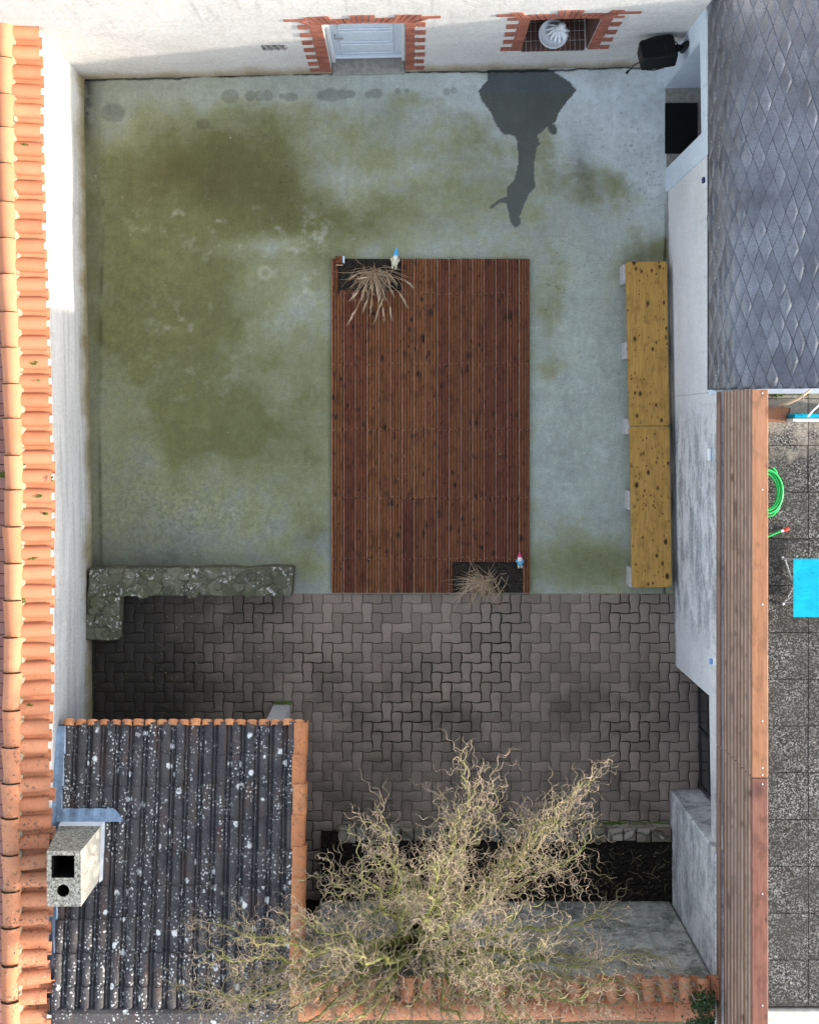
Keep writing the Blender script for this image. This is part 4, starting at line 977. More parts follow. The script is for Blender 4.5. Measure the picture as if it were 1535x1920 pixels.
# ================================================================== WOODEN DECK with two planting cut-outs
deck = thing('wooden_deck', 'dark red grooved wooden deck lying in the middle of the mossy slab', 'deck', (.36, 0, 0))
DX0, DX1, DY0, DY1, DZ = (620.5-U0)*(CAM_H-.05)/FPX, (993-U0)*(CAM_H-.05)/FPX, -2.115, (V0-485)*(CAM_H-.05)/FPX, .05
kd = (CAM_H-DZ)/FPX
cut = [((634-U0)*kd, (752-U0)*kd, (V0-544)*kd, DY1+1), ((849-U0)*kd, (980-U0)*kd, DY0-1, (V0-1054)*kd)]
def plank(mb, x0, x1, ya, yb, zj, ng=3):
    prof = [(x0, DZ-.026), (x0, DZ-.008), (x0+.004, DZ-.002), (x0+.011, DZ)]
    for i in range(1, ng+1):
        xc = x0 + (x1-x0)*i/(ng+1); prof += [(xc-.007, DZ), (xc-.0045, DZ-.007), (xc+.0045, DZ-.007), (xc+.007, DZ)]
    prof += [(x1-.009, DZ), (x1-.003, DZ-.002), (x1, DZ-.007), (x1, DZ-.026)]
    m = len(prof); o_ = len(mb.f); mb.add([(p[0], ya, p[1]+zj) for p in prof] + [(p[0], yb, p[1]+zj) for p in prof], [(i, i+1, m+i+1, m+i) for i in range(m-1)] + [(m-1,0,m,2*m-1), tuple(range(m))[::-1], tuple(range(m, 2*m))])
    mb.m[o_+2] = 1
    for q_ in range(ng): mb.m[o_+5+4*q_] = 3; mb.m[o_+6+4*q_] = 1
mb = MB(); r = random.Random(41); nb = 17; pw = (DX1-DX0)/nb
for i in range(nb):
    gj = r.gauss(0,.0012); x0_, x1_ = DX0 + i*pw + .0045 + gj, DX0 + (i+1)*pw - .0040 + gj*.4
    spans = [(x0_, x1_, DY0, DY1)]
    for (ca, cb_, cc, cd_) in cut:
        out = []
        for (a, bb, c, d) in spans:
            if bb <= ca + .01 or a >= cb_ - .01: out.append((a, bb, c, d)); continue
            if a < ca - .02: out.append((a, ca-.002, max(c,cc), min(d,cd_)))
            if bb > cb_ + .02: out.append((cb_+.002, bb, max(c,cc), min(d,cd_)))
            if c < cc: out.append((a, bb, c, cc-.003))
            if d > cd_: out.append((a, bb, cd_+.003, d))
        spans = out
    for (a, bb, c, d) in spans:
        ends = [c, d]
        jv = (V0-935)*kd
        if 6 <= i <= 9 and c < jv < d: ends = [c, jv, d]
        for q in range(len(ends)-1):
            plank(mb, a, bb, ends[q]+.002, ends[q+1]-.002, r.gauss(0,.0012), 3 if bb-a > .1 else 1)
b = MB()
for v in (545, 640, 683, 805, 935, 1050):
    y = (V0-v)*kd; b.bx(DX0+.01, cut[0][0] if v < 546 else DX1-.01, y-.02, y+.02, .0045, .023)
put(b.build('joist', M['deck']), deck)
for v in (550, 682, 805, 933, 1047):
    for i in range(nb):
        for s_ in (.25,.75):
            x = DX0 + (i+s_)*pw; y = (V0-v)*kd + .012*((i*7)%3-1)
            if not any(a-.02 < x < c+.02 and d-.02 < y < e+.02 for a, c, d, e in cut): mb.lathe([(.005,DZ-.002),(.004,DZ+.0022)], Matrix.Translation((x,y,0)), 6, 2)
put(mb.build('planks', [M['deck'], M['worn_or_lit'], M['pale_conc'], M['deckgroove']]), deck)
for i, (a, c, d, e) in enumerate(cut):
    e = min(e, DY1+.0); d = max(d, DY0); b = MB(); N = 26; r = random.Random(i)
    g = [[(a+(c-a)*p/N, d+(e-d)*q/N, .022 + r.uniform(0,.014)) for p in range(N+1)] for q in range(N+1)]
    b.add([p for row in g for p in row], [(q*(N+1)+p, q*(N+1)+p+1, (q+1)*(N+1)+p+1, (q+1)*(N+1)+p) for q in range(N) for p in range(N)])
    tag(b.build('soil', M['soil']), kind='structure')

# ---- dry ornamental grass
def bend(p0, d, L_, droop, n, r, wob=.0):
    path = [Vector(p0)]; d = Vector(d).normalized()
    for i in range(n):
        d = (d + Vector((r.gauss(0,wob), r.gauss(0,wob), -droop/n))).normalized(); path.append(path[-1] + d*L_/n)
        if path[-1].z < .058: path[-1].z = .058 + .004*r.random()
    return path
def grass_one():
    g = thing('dry_grass', 'clump of dry pale feather grass drooping over the far left end of the deck', 'grass clump', P(697,517,.03), 0, 'dry grass clumps in the deck')
    r = random.Random(9); base = P(700,512,.03); b = MB()
    for i in range(170):
        a = r.gauss(-math.pi/2, .75); d = Vector((math.cos(a), math.sin(a)*.8, r.uniform(.5,1.6)))
        p0 = base + Vector((r.gauss(0,.10), r.gauss(0,.045), 0)); path = bend(p0, d, r.uniform(.14,.44), r.uniform(1.2,2.8), 7, r, .10)
        b.tube(path, [.0032]*5+[.002,.0012,.0006], 3)
    put(b.build('stalks', M['straw']), g)
    b = MB(); ends = [((655,565),(672,545)),((652,608),(668,580)),((694,590),(697,560)),((701,605),(718,560)),((720,598),(718,575)),((734,600),(731,575)),((763,574),(748,548)),((776,541),(760,527)),((745,535),(728,512)),((733,545),(727,520)),((668,524),(690,520)),((678,565),(682,540)),((663,560),(664,548)),((700,553),(695,535)),((710,560),(705,535)),((722,562),(716,540)),((690,555),(685,535)),((655,525),(667,515)),((712,540),(702,512)),((738,555),(730,540)),((680,585),(690,560)),((709,575),(712,550))]
    for (u1, v1), (u0, v0) in ends:
        p1 = P(u1, v1, r.uniform(.07,.12)); p0 = P(u0, v0, r.uniform(.14,.24)); m = [p0.lerp(p1, t) + Vector((r.gauss(0,.004), r.gauss(0,.004), .03*math.sin(math.pi*t))) for t in (0,.2,.4,.6,.8,1)]
        st = [base + Vector((r.gauss(0,.06), 0, .02)), base.lerp(p0,.5)+Vector((0,0,.16)), p0]; b.tube(st, .0028, 4)
        b.tube(m, [.004,.0105,.0125,.011,.008,.002], 7)
        for k in range(36):
            t = r.random(); q = p0.lerp(p1, t) + Vector((0,0,.03*math.sin(math.pi*t))); dr_ = (p1-p0).normalized()*.035 + Vector((r.gauss(0,.013), r.gauss(0,.013), r.gauss(0,.008)))
            b.tube([q, q+dr_], [.0022,.0005], 3, 0, False)
    put(b.build('plumes', M['straw']), g)
grass_one()
def grass_two():
    g = thing('dry_grass', 'cropped tuft of dry thin grass blades in the near right deck corner', 'grass clump', P(905,1092,.03), 0, 'dry grass clumps in the deck')
    r = random.Random(19); base = P(905,1090,.03); b = MB()
    for i in range(300):
        a = r.uniform(0, 2*math.pi); q = abs(r.gauss(0,.10)); p0 = base + Vector((q*1.3*math.cos(a), q*.6*math.sin(a), 0))
        a2 = r.gauss(-2.2, .9) if r.random() < .82 else r.uniform(0,6.28); d = Vector((math.cos(a2)*1.1, math.sin(a2)*.9, r.uniform(.35,1.2)))
        L_ = r.uniform(.08,.20) if r.random() < .75 else r.uniform(.25,.45)
        b.tube(bend(p0, d, L_, r.uniform(.6,1.8), 6, r, .05), [.0030]*4+[.0022,.0014,.0008], 3)
    put(b.build('stalks', M['straw']), g)
grass_two()
# ---- gnomes, lying tipped back on the soil
def gnome(u, v, rz_, hat, coat, label, sc=1.0):
    p = P(u, v, .05); g = thing('garden_gnome', label, 'gnome', p, rz_, 'garden gnomes at the deck corners')
    T = Matrix.Translation((0,0,.045)) @ Matrix.Rotation(R(-78), 4, 'X') @ Matrix.Scale(sc, 4)      # standing axis laid along +Y (hat away, feet near)
    b = MB(); b.lathe([(.001,-.02),(.036,-.015),(.045,.02),(.044,.05),(.034,.085),(.022,.10)], T, 18); local(b.build('body', coat, None, True, 180), g)
    b = MB(); b.ell(T @ Vector((0,0,.118)), (.031,.031,.031)); b.ell(T @ Vector((0,-.031,.116)), (.009,.009,.009)); local(b.build('head', M['skin'], None, True, 180), g)
    b = MB(); b.ell(T @ Vector((0,-.024,.095)), (.029,.034,.018), Matrix.Rotation(R(10),4,'X')); local(b.build('beard', M['beard'], None, True, 180), g)
    b = MB(); b.lathe([(.034,.128),(.035,.134),(.027,.155),(.014,.19),(.003,.222),(.0005,.226)], T, 18); local(b.build('hat', hat, None, True, 60), g)
    for s_ in (-1,1):
        b = MB(); b.tube([T @ Vector((s_*.034,-.005,.088)), T @ Vector((s_*.052,-.016,.062)), T @ Vector((s_*.036,-.040,.044))], [.013,.012,.010], 8); local(b.build('arm', coat, None, True, 180), g)
        b = MB(); b.tube([T @ Vector((s_*.019,0,-.005)), T @ Vector((s_*.022,-.006,-.035)), T @ Vector((s_*.024,-.022,-.045))], [.017,.015,.012], 8); local(b.build('boot', M['coatcream'], None, True, 180), g)
    return g
gnome(739.5, 497, R(-8), M['hatblue'], M['coatcream'], 'garden gnome with a pointed light blue hat beside the feather grass', .98)
gnome(974, 1058, R(4), M['hatpink'], M['coatblue'], 'garden gnome with a pink hat and blue coat by the cropped tuft', .80)
# ---- little box at the deck corner
p = P(637, 489, .06); bxt = thing('small_box', 'small brown box with a white and blue end at the deck corner', 'box', (p.x, p.y, .05))
b = MB(); b.cb(p.x-.05, p.x+.028, p.y-.04, p.y+.05, .052, .14, .006); put(b.build('case', M['deck']), bxt)
b = MB(); b.cb(p.x+.045, p.x+.062, p.y-.035, p.y+.05, .052, .15, .003); put(b.build('label_face', M['white']), bxt)
b = MB(); b.cb(p.x+.029, p.x+.0445, p.y-.035, p.y+.05, .052, .148, .003); put(b.build('side_strip', m_simple('blue_strip', (.10,.14,.26), .5)), bxt)
b = MB(); b.cb(p.x-.045, p.x+.04, p.y-.062, p.y-.045, .052, .062, .002); put(b.build('flap', M['straw']), bxt)

# ================================================================== BENCH on concrete blocks
bench = thing('bench', 'long varnished pine plank bench on grey concrete blocks by the right wall', 'bench', P(1215,795,0))
BZ = .34; kb = (CAM_H-BZ)/FPX
def plank_poly(pts, z0, z1, c):
    b = MB(); q = [((u-U0)*kb, (V0-v)*kb) for u, v in pts][::-1]; b.prism(q, z0, z1, 0, c); return b
rc_ = lambda a, b_, c, d, s_: [(a[0]+s_,a[1]),(b_[0]-s_,b_[1]),(b_[0],b_[1]+s_),(c[0],c[1]-s_),(c[0]-s_,c[1]),(d[0]+s_,d[1]),(d[0],d[1]-s_),(a[0],a[1]+s_)]
put(plank_poly(rc_((1172.5,491),(1249.5,490),(1254,798),(1179,798.6),3), BZ-.04, BZ, .005).build('seat_board', M['bench']), bench)
put(plank_poly(rc_((1179.3,799.6),(1254.3,799),(1258.5,1101),(1184,1102),4), BZ-.04, BZ, .005).build('seat_board', M['bench']), bench)
for (ua, va, vb, sk) in ((1161,501,536,3),(1164,644,675,1),(1166.5,785,814,-2),(1170,918,953,-3),(1173.5,1060,1096,-4)):
    b = MB(); a, c = P(ua,va,0), P(ua,vb,0); tp = .0
    x1_ = a.x + .46
    b.prism([(a.x, c.y),(x1_, c.y),(x1_, a.y),(a.x, a.y)], 0.003, BZ-.042, 0, .008)
    put(b.build('support', M['pale_conc']), bench)

# ================================================================== PLANTING BED, KERB, SOUTH WALL
b = MB(); r = random.Random(3); nx, ny = 110, 34
g = [[(-1.08 + 4.5*i/nx, -6.02 + .92*j/ny, .17 + r.uniform(0,.035)) for i in range(nx+1)] for j in range(ny+1)]
b.add([p for row in g for p in row], [(j*(nx+1)+i, j*(nx+1)+i+1, (j+1)*(nx+1)+i+1, (j+1)*(nx+1)+i) for j in range(ny) for i in range(nx)])
structure(b.build('planting_bed', M['bedsoil']))
b = MB(); x = -.86; r = random.Random(44); i = 0
while x < 3.36:
    L_ = r.uniform(.15,.32); xe = min(x+L_, 3.38); y0_, y1_ = -5.225+r.gauss(0,.012), -5.06+r.gauss(0,.008); zt_ = .225+r.gauss(0,.008)
    n = [(x+.006,y0_),(xe-.006,y0_),(xe-.004,(y0_+y1_)/2),(xe-.008,y1_),(x+.008,y1_),(x+.003,(y0_+y1_)/2)]
    b.prism(n, -.03, zt_, 0, .022); x = xe + .004
b.bx(-.88, 3.38, -5.20, -5.075, -.03, .16)
kerb = tag(b.build('stone_kerb', M['kerb']), 'rough stone kerb edging the dark planting bed below the pavers', 'kerb')
b = MB(); r = random.Random(1)
for i in range(26): moss_clump(b, (r.uniform(1.2,3.3), -5.055, .005), .10, .018, 30, r, .02)
tag(b.build('kerb_moss', M['moss']), kind='stuff')
sw_ = thing('yard_wall', 'grey rendered wall with terracotta coping behind the planting bed', 'wall', (1, -6.1, 0))
b = MB(); b.cb(-1.10, 3.33, -6.34, -5.985, -.1, 2.60, .03); put(b.build('wall', M['swall']), sw_)
b = MB(); b.bx(-3.99, -1.11, -6.44, -6.26, -.1, 2.02); put(b.build('back_wall', M['swall']), shed)
b = MB(); r = random.Random(22); x = -1.0
while x < 3.25:
    j = lambda s_: r.gauss(0, s_)
    b.barrel((x+j(.006), -6.16, 2.72+j(.006)), (x+j(.008), -5.935+j(.01), 2.655+j(.006)), .066, .076, (0,0,1), 0, math.pi, 9, .013, 0, .012)
    b.barrel((x+.1, -6.16, 2.69), (x+.1+j(.006), -5.915+j(.006), 2.625), .060, .072, (0,0,-1), 0, math.pi, 8, .012); x += .2+j(.003)
put(b.build('eave_tiles', M['tile'], None, True, 50), sw_)
b = MB(); x = -1.15
while x < 3.15:
    L_ = .40+r.gauss(0,.01); b.barrel((x+L_+.03, -6.235+r.gauss(0,.008), 2.735), (x, -6.235+r.gauss(0,.008), 2.75), .096, .104, (0,0,1), 0, math.pi, 11, .013, 0, .012); x += L_
put(b.build('ridge_tiles', M['tile'], None, True, 50), sw_)
b = MB(); b.cb(-1.1, 3.28, -6.33, -6.13, 2.59, 2.745, .03); put(b.build('mortar_bed', M['mortar']), sw_)
def leaf(mb, p, s_, r, nrm=None):
    d = (nrm or Vector((r.gauss(0,.5), r.gauss(0,.5), 1))).normalized(); t = d.orthogonal().normalized(); t = Quaternion(d, r.uniform(0,6.28)) @ t; u_ = d.cross(t)
    mb.add([p - t*s_, p + u_*s_*.6 + d*s_*.1 - t*s_*.2, p + t*s_, p - u_*s_*.6 + d*s_*.1 - t*s_*.2], [(0,1,2,3)])
iv = thing('ivy', 'dark green ivy creeping over the coping tiles in the near right corner', 'ivy', P(1310,1885,2.7))
b = MB(); r = random.Random(77)
for i in range(1500):
    u = 1318 + r.gauss(0,15); v = 1895 + r.gauss(0,20) + abs(r.gauss(0,10))
    if u > 1340 or v < 1848 + max(0, 1310-u)*.9: continue
    leaf(b, P(u, v, r.uniform(2.70,2.86)), r.uniform(.012,.026), r)
put(b.build('leaves', M['ivy']), iv)
b = MB()
for i in range(12):
    p = P(1318,1915,2.72); d = Vector((r.gauss(-.2,.6), r.gauss(.8,.4), .1)); path = [p + d*.045*k + Vector((r.gauss(0,.012), r.gauss(0,.012), .05)) for k in range(8)]; b.tube(path, .004, 4)
put(b.build('stems', M['limb']), iv)

# ================================================================== CORKSCREW WILLOW
def curly(p, d, L_, n, r, curl, up=0.0, pull=None):
    """a stem that wanders like corkscrew willow wood"""
    path = [Vector(p)]; d = Vector(d).normalized(); ax = d.orthogonal().normalized(); ax = Quaternion(d, r.uniform(0,6.28)) @ ax
    ph, w1 = r.uniform(0,6.28), r.uniform(.75,1.15)
    base = d.copy()
    for i in range(n):
        s1 = d.orthogonal().normalized(); 
        e1 = (ax - d*ax.dot(d)); e1 = e1.normalized() if e1.length > .05 else s1; e2 = d.cross(e1)
        a = ph + i*w1
        d = (d + (e1*math.cos(a) + e2*math.sin(a))*curl + (base - d)*.30 + Vector((0,0,up)) + Vector((r.gauss(0,.10), r.gauss(0,.10), r.gauss(0,.06)))).normalized()
        path.append(path[-1] + d*(L_/n))
    return path
def build_willow():
    base = P(770, 1642, .17); t = thing('willow_tree', 'bare corkscrew willow with tangled pale twigs growing from the planting bed', 'tree', base)
    r = random.Random(2024); fork = Vector((base.x+.02, base.y-.06, 2.15))
    b = MB(); tr = [base, base+Vector((.03,.0,.5)), base+Vector((-.02,-.03,1.1)), base+Vector((.03,-.05,1.65)), fork]
    b.tube(tr, [.14,.11,.10,.10,.11], 12); put(b.build('trunk', M['limb'], None, True, 180), t)
    mbs = MB(); tw_ = MB(); limbs = MB()
    # first-order limbs: (target pixel, height there)
    T1 = [(885,1462,4.2),(915,1500,4.0),(860,1530,4.1),(1085,1482,3.9),(1040,1530,3.9),(1000,1600,3.8),(1110,1580,3.5),(720,1540,3.8),(665,1605,3.8),(740,1600,4.0),(625,1650,3.7),(560,1730,3.7),(470,1765,3.6),(410,1800,3.5),(430,1880,3.5),(540,1870,3.7),(620,1920,3.8),(520,1960,3.6),(700,1960,3.9),(880,1950,4.0),(990,1930,3.9),(1090,1880,3.8),(1160,1800,3.5),(1230,1850,3.3),(1130,1720,3.4),(960,1720,4.2),(820,1610,4.4),(930,1830,4.3),(650,1790,3.9),(1010,1780,4.1),(870,1700,4.6),(440,1950,3.5),(600,1990,3.7),(1050,1990,3.9),(800,1890,3.4),(910,1900,3.3),(700,1890,3.3),(1010,1870,3.2),(1150,1890,3.2),(600,1870,3.3),(480,1830,3.2),(400,1740,3.2),(380,1870,3.2),(1230,1790,3.0)]
    lv2 = []
    for (u, v, z) in T1:
        tgt = P(u, v, z); d = tgt - fork; L_ = d.length; n = max(8, int(L_/.12)); path = []
        p = fork + Vector((r.gauss(0,.06), r.gauss(0,.06), r.uniform(-.25,.05))); ph = r.uniform(0,6)
        for i in range(n+1):
            t_ = i/n; c_ = p.lerp(tgt, t_) + Vector((0,0,.10*math.sin(math.pi*t_)*L_)); amp = .045*math.sin(math.pi*min(1,t_*1.3)*.77)
            path.append(c_ + Vector((amp*math.sin(i*1.2+ph), amp*math.cos(i*1.05+ph), amp*.6*math.sin(i*1.6+ph))) + Vector((r.gauss(0,.01), r.gauss(0,.01), 0)))
        r0 = r.uniform(.030,.046); limbs.tube(path, [r0*(1-i/n)**1.2+.0045 for i in range(n+1)], 7)
        for i in range(2, n+1):
            f = i/n
            if f < .22: continue
            for k in range((2 if r.random() < .55 else 1) if f > .4 else (1 if r.random() < .6 else 0)):
                d2 = (path[i]-path[i-1]).normalized(); out = Vector((r.gauss(0,1), r.gauss(0,1), r.gauss(.1,.7))).normalized()
                lv2.append((path[i], d2*1.0 + out*r.uniform(.35,.95), r.uniform(.30,.85)*(1.05-.35*f), f))
    lv3 = []
    for (p, d, L_, f) in lv2:
        n = max(6, int(L_/.036)); path = curly(p, d, L_, n, r, .48, .006); mbs.tube(path, [.0062*(1-i/n)+.0024*(i/n) for i in range(n+1)], 4, 0, False)
        for i in range(3, n+1, 2):
            if r.random() < .76: lv3.append((path[i], (path[i]-path[i-1]).normalized() + Vector((r.gauss(0,.5), r.gauss(0,.5), r.gauss(.05,.4))), r.uniform(.14,.50)))
    for (p, d, L_) in lv3:
        n = max(6, int(L_/.028)); path = curly(p, d, L_, n, r, .60, .006); tw_.tube(path, [.0027*(1-i/n)+.0012*(i/n) for i in range(n+1)], 3, 0, False)
        if r.random() < .55:
            i = r.randint(2, n-1); p2 = path[i]; L2 = r.uniform(.08,.24); n2 = max(5, int(L2/.028))
            pa = curly(p2, (path[i]-path[i-1]).normalized() + Vector((r.gauss(0,.7), r.gauss(0,.7), r.gauss(0,.5))), L2, n2, r, .58); tw_.tube(pa, [.0021*(1-k/n2)+.0011*(k/n2) for k in range(n2+1)], 3, 0, False)
    put(limbs.build('limbs', M['limb'], None, True, 180), t)
    tag(put_r(mbs.build('branches', M['branch'], None, True, 180), t), kind='stuff'); tag(put_r(tw_.build('twigs', M['twig'], None, True, 180), t), kind='stuff')
    print('willow', len(lv2), len(lv3), tw_.n)
def put_r(o, p): put(o, p); return o
M['branch'] = m_bark('willow_branch', (.23,.175,.11), (.20,.18,.08), (.17,.20,.045))
build_willow()

# ================================================================== LOUDSPEAKER on its bracket
sp = thing('loudspeaker', 'black loudspeaker on a wall bracket with loose cables in the far corner', 'loudspeaker', P(1245,95,1.4))
T = Matrix.Translation(P(1231,97,1.42)) @ Matrix.Rotation(R(9), 4, 'Z') @ Matrix.Rotation(R(-18), 4, 'X')
b = MB(); 
def xbox(mb, T, x0, x1, y0, y1, z0, z1, c=.01):
    o = len(mb.v); mb.cb(x0, x1, y0, y1, z0, z1, c)
    for i in range(o, len(mb.v)): mb.v[i] = tuple(T @ Vector(mb.v[i]))
hw = .205
b.prism([(-hw,-.13),(-hw+.02,-.15),(hw-.02,-.16),(hw,-.145),(hw,.115),(hw-.03,.145),(.02,.152),(-hw+.03,.12),(-hw,.09)], -.11, .11, 0, .014)
b.v = [tuple(T @ Vector(p)) for p in b.v]; put(b.build('cabinet', M['black']), sp)
b = MB(); xbox(b, T, .09, .19, -.10, .11, .111, .125, .006); xbox(b, T, -.19, .06, -.12, .085, .111, .117, .004); put(b.build('rear_panel', M['mat']), sp)
b = MB(); pa = T @ Vector((hw+.003,0,0)); pb = P(1283,86,1.40); b.tube([pa, pa.lerp(pb,.4), pb], .028, 10); b.ell(pa.lerp(pb,.35), (.045,.045,.045))
b.tube([pb+Vector((.0,-.01,.14)), pb+Vector((.005,0,0)), pb+Vector((-.002,-.02,-.16))], [.035,.05,.03], 8); put(b.build('bracket', M['black'], None, True, 60), sp)
b = MB()
cab = lambda pts, r_: b.tube([P(u,v,z) for u, v, z in pts], r_, 6)
cab([(1203,118,1.38),(1196,118,1.37),(1188,122,1.30),(1181,130,1.2),(1177,134,1.15)], .008); b.tube([P(1178,132,1.16), P(1174,137,1.12)], [.013,.017], 8)
cab([(1210,122,1.34),(1206,128,1.25),(1212,131,1.20),(1225,131.5,1.18),(1238,128,1.2),(1248,124,1.25),(1259,118,1.3),(1266,106,1.36),(1271,95,1.41),(1270,84,1.46),(1266,78,1.5),(1262,82,1.46)], .008)
cab([(1238,128,1.22),(1243,121,1.2),(1247,122,1.2),(1250,119,1.2),(1255,120,1.2),(1260,116,1.2),(1260,123,1.2)], .006)
put(b.build('cable', M['black'], None, True, 180), sp)
b = MB(); p = P(1203,107,1.40); b.lathe([(.02,0),(.02,.02),(.012,.028)], Matrix.Translation(p) @ Matrix.Rotation(R(-90),4,'Y') , 12); put(b.build('red_connector', M['red']), sp)

# ================================================================== WALL LAMPS
def lamp(u, v, z, label, body, front, w_, h_):
    p = P(u, v, z); l = thing('wall_lamp', label, 'lamp', p, 0, 'small lamps on the right wall')
    b = MB(); b.cb(p.x+.012, p.x+.13, p.y-w_/2, p.y+w_/2, z-h_/2, z+h_/2, .01); put(b.build('housing', body), l)
    b = MB(); b.cb(p.x-.02, p.x+.0115, p.y-w_/2+.012, p.y+w_/2-.012, z-h_/2+.01, z+h_/2-.004, .008); put(b.build('lamp_cover', front), l)
lamp(1318.5, 338, 2.28, 'small navy and white box lamp high on the white annex wall', M['white'], M['navy'], .09, .07)
lamp(1329.5, 852, 2.26, 'slim white bulkhead lamp high on the streaked wall beside the bench', M['zinc'], M['white'], .16, .07)
lamp(1332.5, 1240, 2.28, 'small blue and white box lamp above the glass door corner', M['white'], m_simple('lamp_blue', (.12,.28,.55), .4), .085, .07)

# ================================================================== TERRACE THINGS
TZ = 2.752
hs = thing('garden_hose', 'coiled bright green garden hose with a red nozzle on the terrace', 'hose', P(1440,930,TZ))
b = MB(); c = P(1433,922,TZ+.02); path = []
for i in range(150):
    a = i/150*2*math.pi*4.2 + 2.6; q = .13 + .012*math.sin(i*.21) + .0006*i*.4; path.append(c + Vector((q*1.05*math.cos(a), q*1.45*math.sin(a), .013+.00016*i)))
b.tube(path, .011, 8)
b.tube([P(1448,877,TZ+.03), P(1454,884,TZ+.03), P(1457,900,TZ+.035), P(1460,915,TZ+.04), P(1463,935,TZ+.04), P(1458,955,TZ+.04), P(1448,966,TZ+.035), P(1436,968,TZ+.02)], .011, 8)
b.tube([P(1420,1012,TZ+.013), P(1432,1008,TZ+.013), P(1446,1003,TZ+.02), P(1464,995,TZ+.03)], .011, 8)
put(b.build('tube', M['hose'], None, True, 60), hs)
b = MB(); b.tube([P(1463,996,TZ+.03), P(1468,994,TZ+.03)], .014, 10); put(b.build('collar', M['white']), hs)
b = MB(); b.tube([P(1468,994,TZ+.03), P(1473,992,TZ+.03), P(1478,990.5,TZ+.03)], [.015,.021,.019], 10); put(b.build('nozzle', M['red']), hs)
# deck chair, seen from above, partly outside the frame
dc = thing('sun_lounger', 'open cyan canvas lounger with thin white frame on the grey terrace', 'lounger', P(1540,1100,TZ))
b = MB(); za = TZ+.36; pts = []
for i in range(9):
    x = P(1486,0,za).x + i*.17; s_ = -.012*math.sin(math.pi*i/8) - .03*max(0,.15-i*.05); pts.append((x, za+.01+s_))
ya, yb = P(0,1047.5,za).y, P(0,1157,za).y; m = len(pts)
vs = [(p[0], ya, p[1]) for p in pts]+[(p[0], yb, p[1]) for p in pts]+[(p[0], ya, p[1]-.008) for p in pts]+[(p[0], yb, p[1]-.008) for p in pts]
b.add(vs, [(m+i, m+i+1, i+1, i) for i in range(m-1)]+[(2*m+i, 2*m+i+1, 3*m+i+1, 3*m+i) for i in range(m-1)]+[(0,m,3*m,2*m)]+[(i,i+1,2*m+i+1,2*m+i) for i in range(m-1)]+[(m+i+1,m+i,3*m+i,3*m+i+1) for i in range(m-1)])
put(b.build('canvas', M['cyan'], None, True), dc)
b = MB()
tb = lambda *q: b.tube([P(*k) for k in q], .009, 8)
for (v_, s_) in ((1050,1),(1153,-1)):
    tb((1486,v_,za-.005),(1535,v_,za-.01),(1790,v_,za-.02))
tb((1466,1046,TZ+.02),(1471,1050,TZ+.06),(1483,1086,za-.03),(1500,1110,za-.1)); tb((1467,1132,TZ+.02),(1475,1122,TZ+.08),(1488,1095,za-.05)); tb((1468,1048,TZ+.16),(1490,1049,za-.02)); tb((1468,1129,TZ+.16),(1490,1128,za-.04)); tb((1474,1124,TZ+.10),(1488,1114,za-.06))
tb((1700,1050,za-.02),(1690,1050,TZ+.01)); tb((1700,1153,za-.02),(1690,1153,TZ+.01))
put(b.build('frame', M['white'], None, True, 60), dc)
for q in ((1466,1046),(1467,1132)):
    b = MB(); b.ell(P(*q,TZ+.02), (.017,.017,.017)); put(b.build('foot', M['white'], None, True, 180), dc)
fc = thing('folded_lounger', 'folded cyan lounger with white frame leaning at the top of the terrace', 'lounger', P(1530,783,TZ))
b = MB(); p, q = P(1488,776,TZ+.42), P(1700,784,TZ+.42); b.cb(p.x, q.x, q.y, p.y, TZ+.05, TZ+.42, .008); put(b.build('canvas', M['cyan']), fc)
b = MB(); p, q = P(1485,785,TZ+.42), P(1702,790,TZ+.42); b.cb(p.x, q.x, q.y, p.y, TZ+.005, TZ+.43, .006)
b.tube([P(1513,781,TZ+.44), P(1525,768,TZ+.45), P(1545,750,TZ+.46)], .008, 8); put(b.build('frame', M['white']), fc)
wb = thing('wooden_block', 'short brown wooden offcut standing against the fence end on the terrace', 'wood offcut', P(1460,776,TZ))
b = MB(); p, q = P(1432,763,TZ+.2), P(1479,791,TZ+.2)
b.prism([(p.x,q.y),(q.x-.045,q.y-.005),(q.x-.005,p.y-.015),(q.x-.04,p.y+.002),(p.x,p.y)], TZ+.004, TZ+.2, 0, .008); put(b.build('block', M['cap']), wb)
b = MB(); b.prism([(q.x-.043,q.y-.006),(q.x-.018,q.y-.006),(q.x+.018,p.y-.012),(q.x-.003,p.y-.012)], TZ+.004, TZ+.19, 0, .004); put(b.build('dark_end', M['deck']), wb)
b = MB(); b.tube([P(1458,760,TZ+.22), P(1475,757,TZ+.24), P(1495,748,TZ+.26), P(1519,731,TZ+.30)], [.014,.015,.014,.013], 8)
b.tube([P(1507,740,TZ+.28), P(1504,745,TZ+.30), P(1505,749,TZ+.3)], .006, 6); tag(b.build('stick', M['straw'], None, True, 180), 'pale bent stick lying across the wooden offcut below the shingle roof', 'stick')
b = MB(); r = random.Random(6)
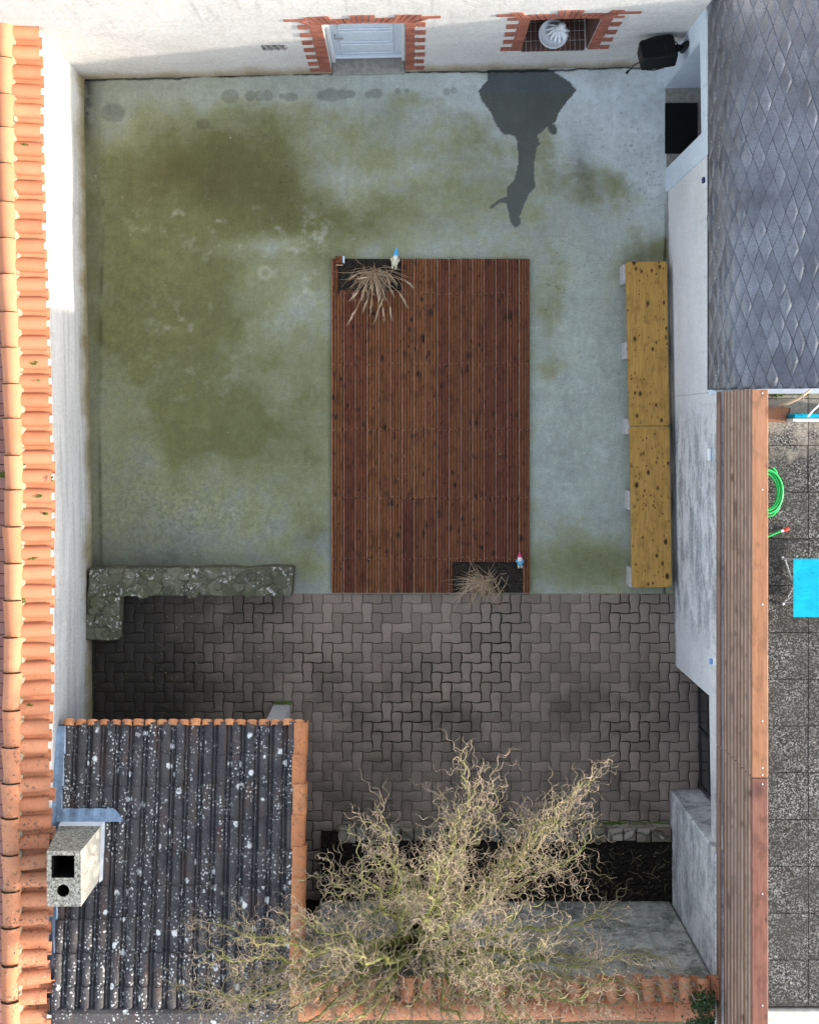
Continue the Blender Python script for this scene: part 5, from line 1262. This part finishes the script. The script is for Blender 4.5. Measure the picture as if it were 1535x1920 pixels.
for u, v, n in ((1452,739,40),(1460,738,60),(1470,736,20),(1485,735,30),(1500,735,70),(1508,736,40)):
    moss_clump(b, P(u, v, TZ), .06, .03, n, r, .04)
tag(b.build('weeds', M['moss']), kind='stuff')

# ================================================================== SMALL DEBRIS
b = MB(); r = random.Random(55)
spots = [(285,247),(432,258),(245,440),(403,470),(318,467),(430,489),(485,434),(600,671),(616,688),(620,697),(645,737),(576,690),(300,555),(310,535),(937,850),(938,852),(758,855),(746,898),(760,888),(735,850),(930,868),(260,680),(590,712),(470,620),(230,370),(180,330),(205,300)]
for (u, v) in spots:
    z = .056 if 620 < u < 993 and 485 < v < 1110 else .006
    leaf(b, P(u, v, z), r.uniform(.009,.02), r)
for i in range(700):
    q = r.random()
    if q < .35: u, v, z = r.uniform(178,560), r.uniform(1120,1350), .008
    elif q < .6: u, v, z = r.uniform(560,1250), r.uniform(1120,1540), .008
    elif q < .75: u, v, z = r.uniform(165,1240), r.uniform(150,1060), .007
    else: u, v, z = r.uniform(900,1250), r.uniform(1585,1685), .212
    if q < .75 and q >= .6 and 615 < u < 1000 and v > 480: continue
    leaf(b, P(u, v, z), r.uniform(.004,.011), r)
tag(b.build('leaf_litter', M['leafbit']), kind='stuff')
b = MB()
for i in range(60):
    u, v = r.uniform(1020,1250), r.uniform(1590,1680); p = P(u, v, .215); a = r.uniform(0,6.28); L_ = r.uniform(.05,.28)
    b.tube([p, p+Vector((math.cos(a)*L_*.5, math.sin(a)*L_*.5, .02)), p+Vector((math.cos(a+.3)*L_, math.sin(a+.3)*L_, .008))], .0022, 3)
for i in range(70):
    u, v = r.uniform(200,620), r.uniform(1180,1345); p = P(u, v, .012); a = r.uniform(0,6.28); L_ = r.uniform(.03,.12)
    b.tube([p, p+Vector((math.cos(a)*L_*.5, math.sin(a)*L_*.5, .006)), p+Vector((math.cos(a+.5)*L_, math.sin(a+.5)*L_, .002))], .0016, 3)
tag(b.build('fallen_twigs', M['branch']), kind='stuff')
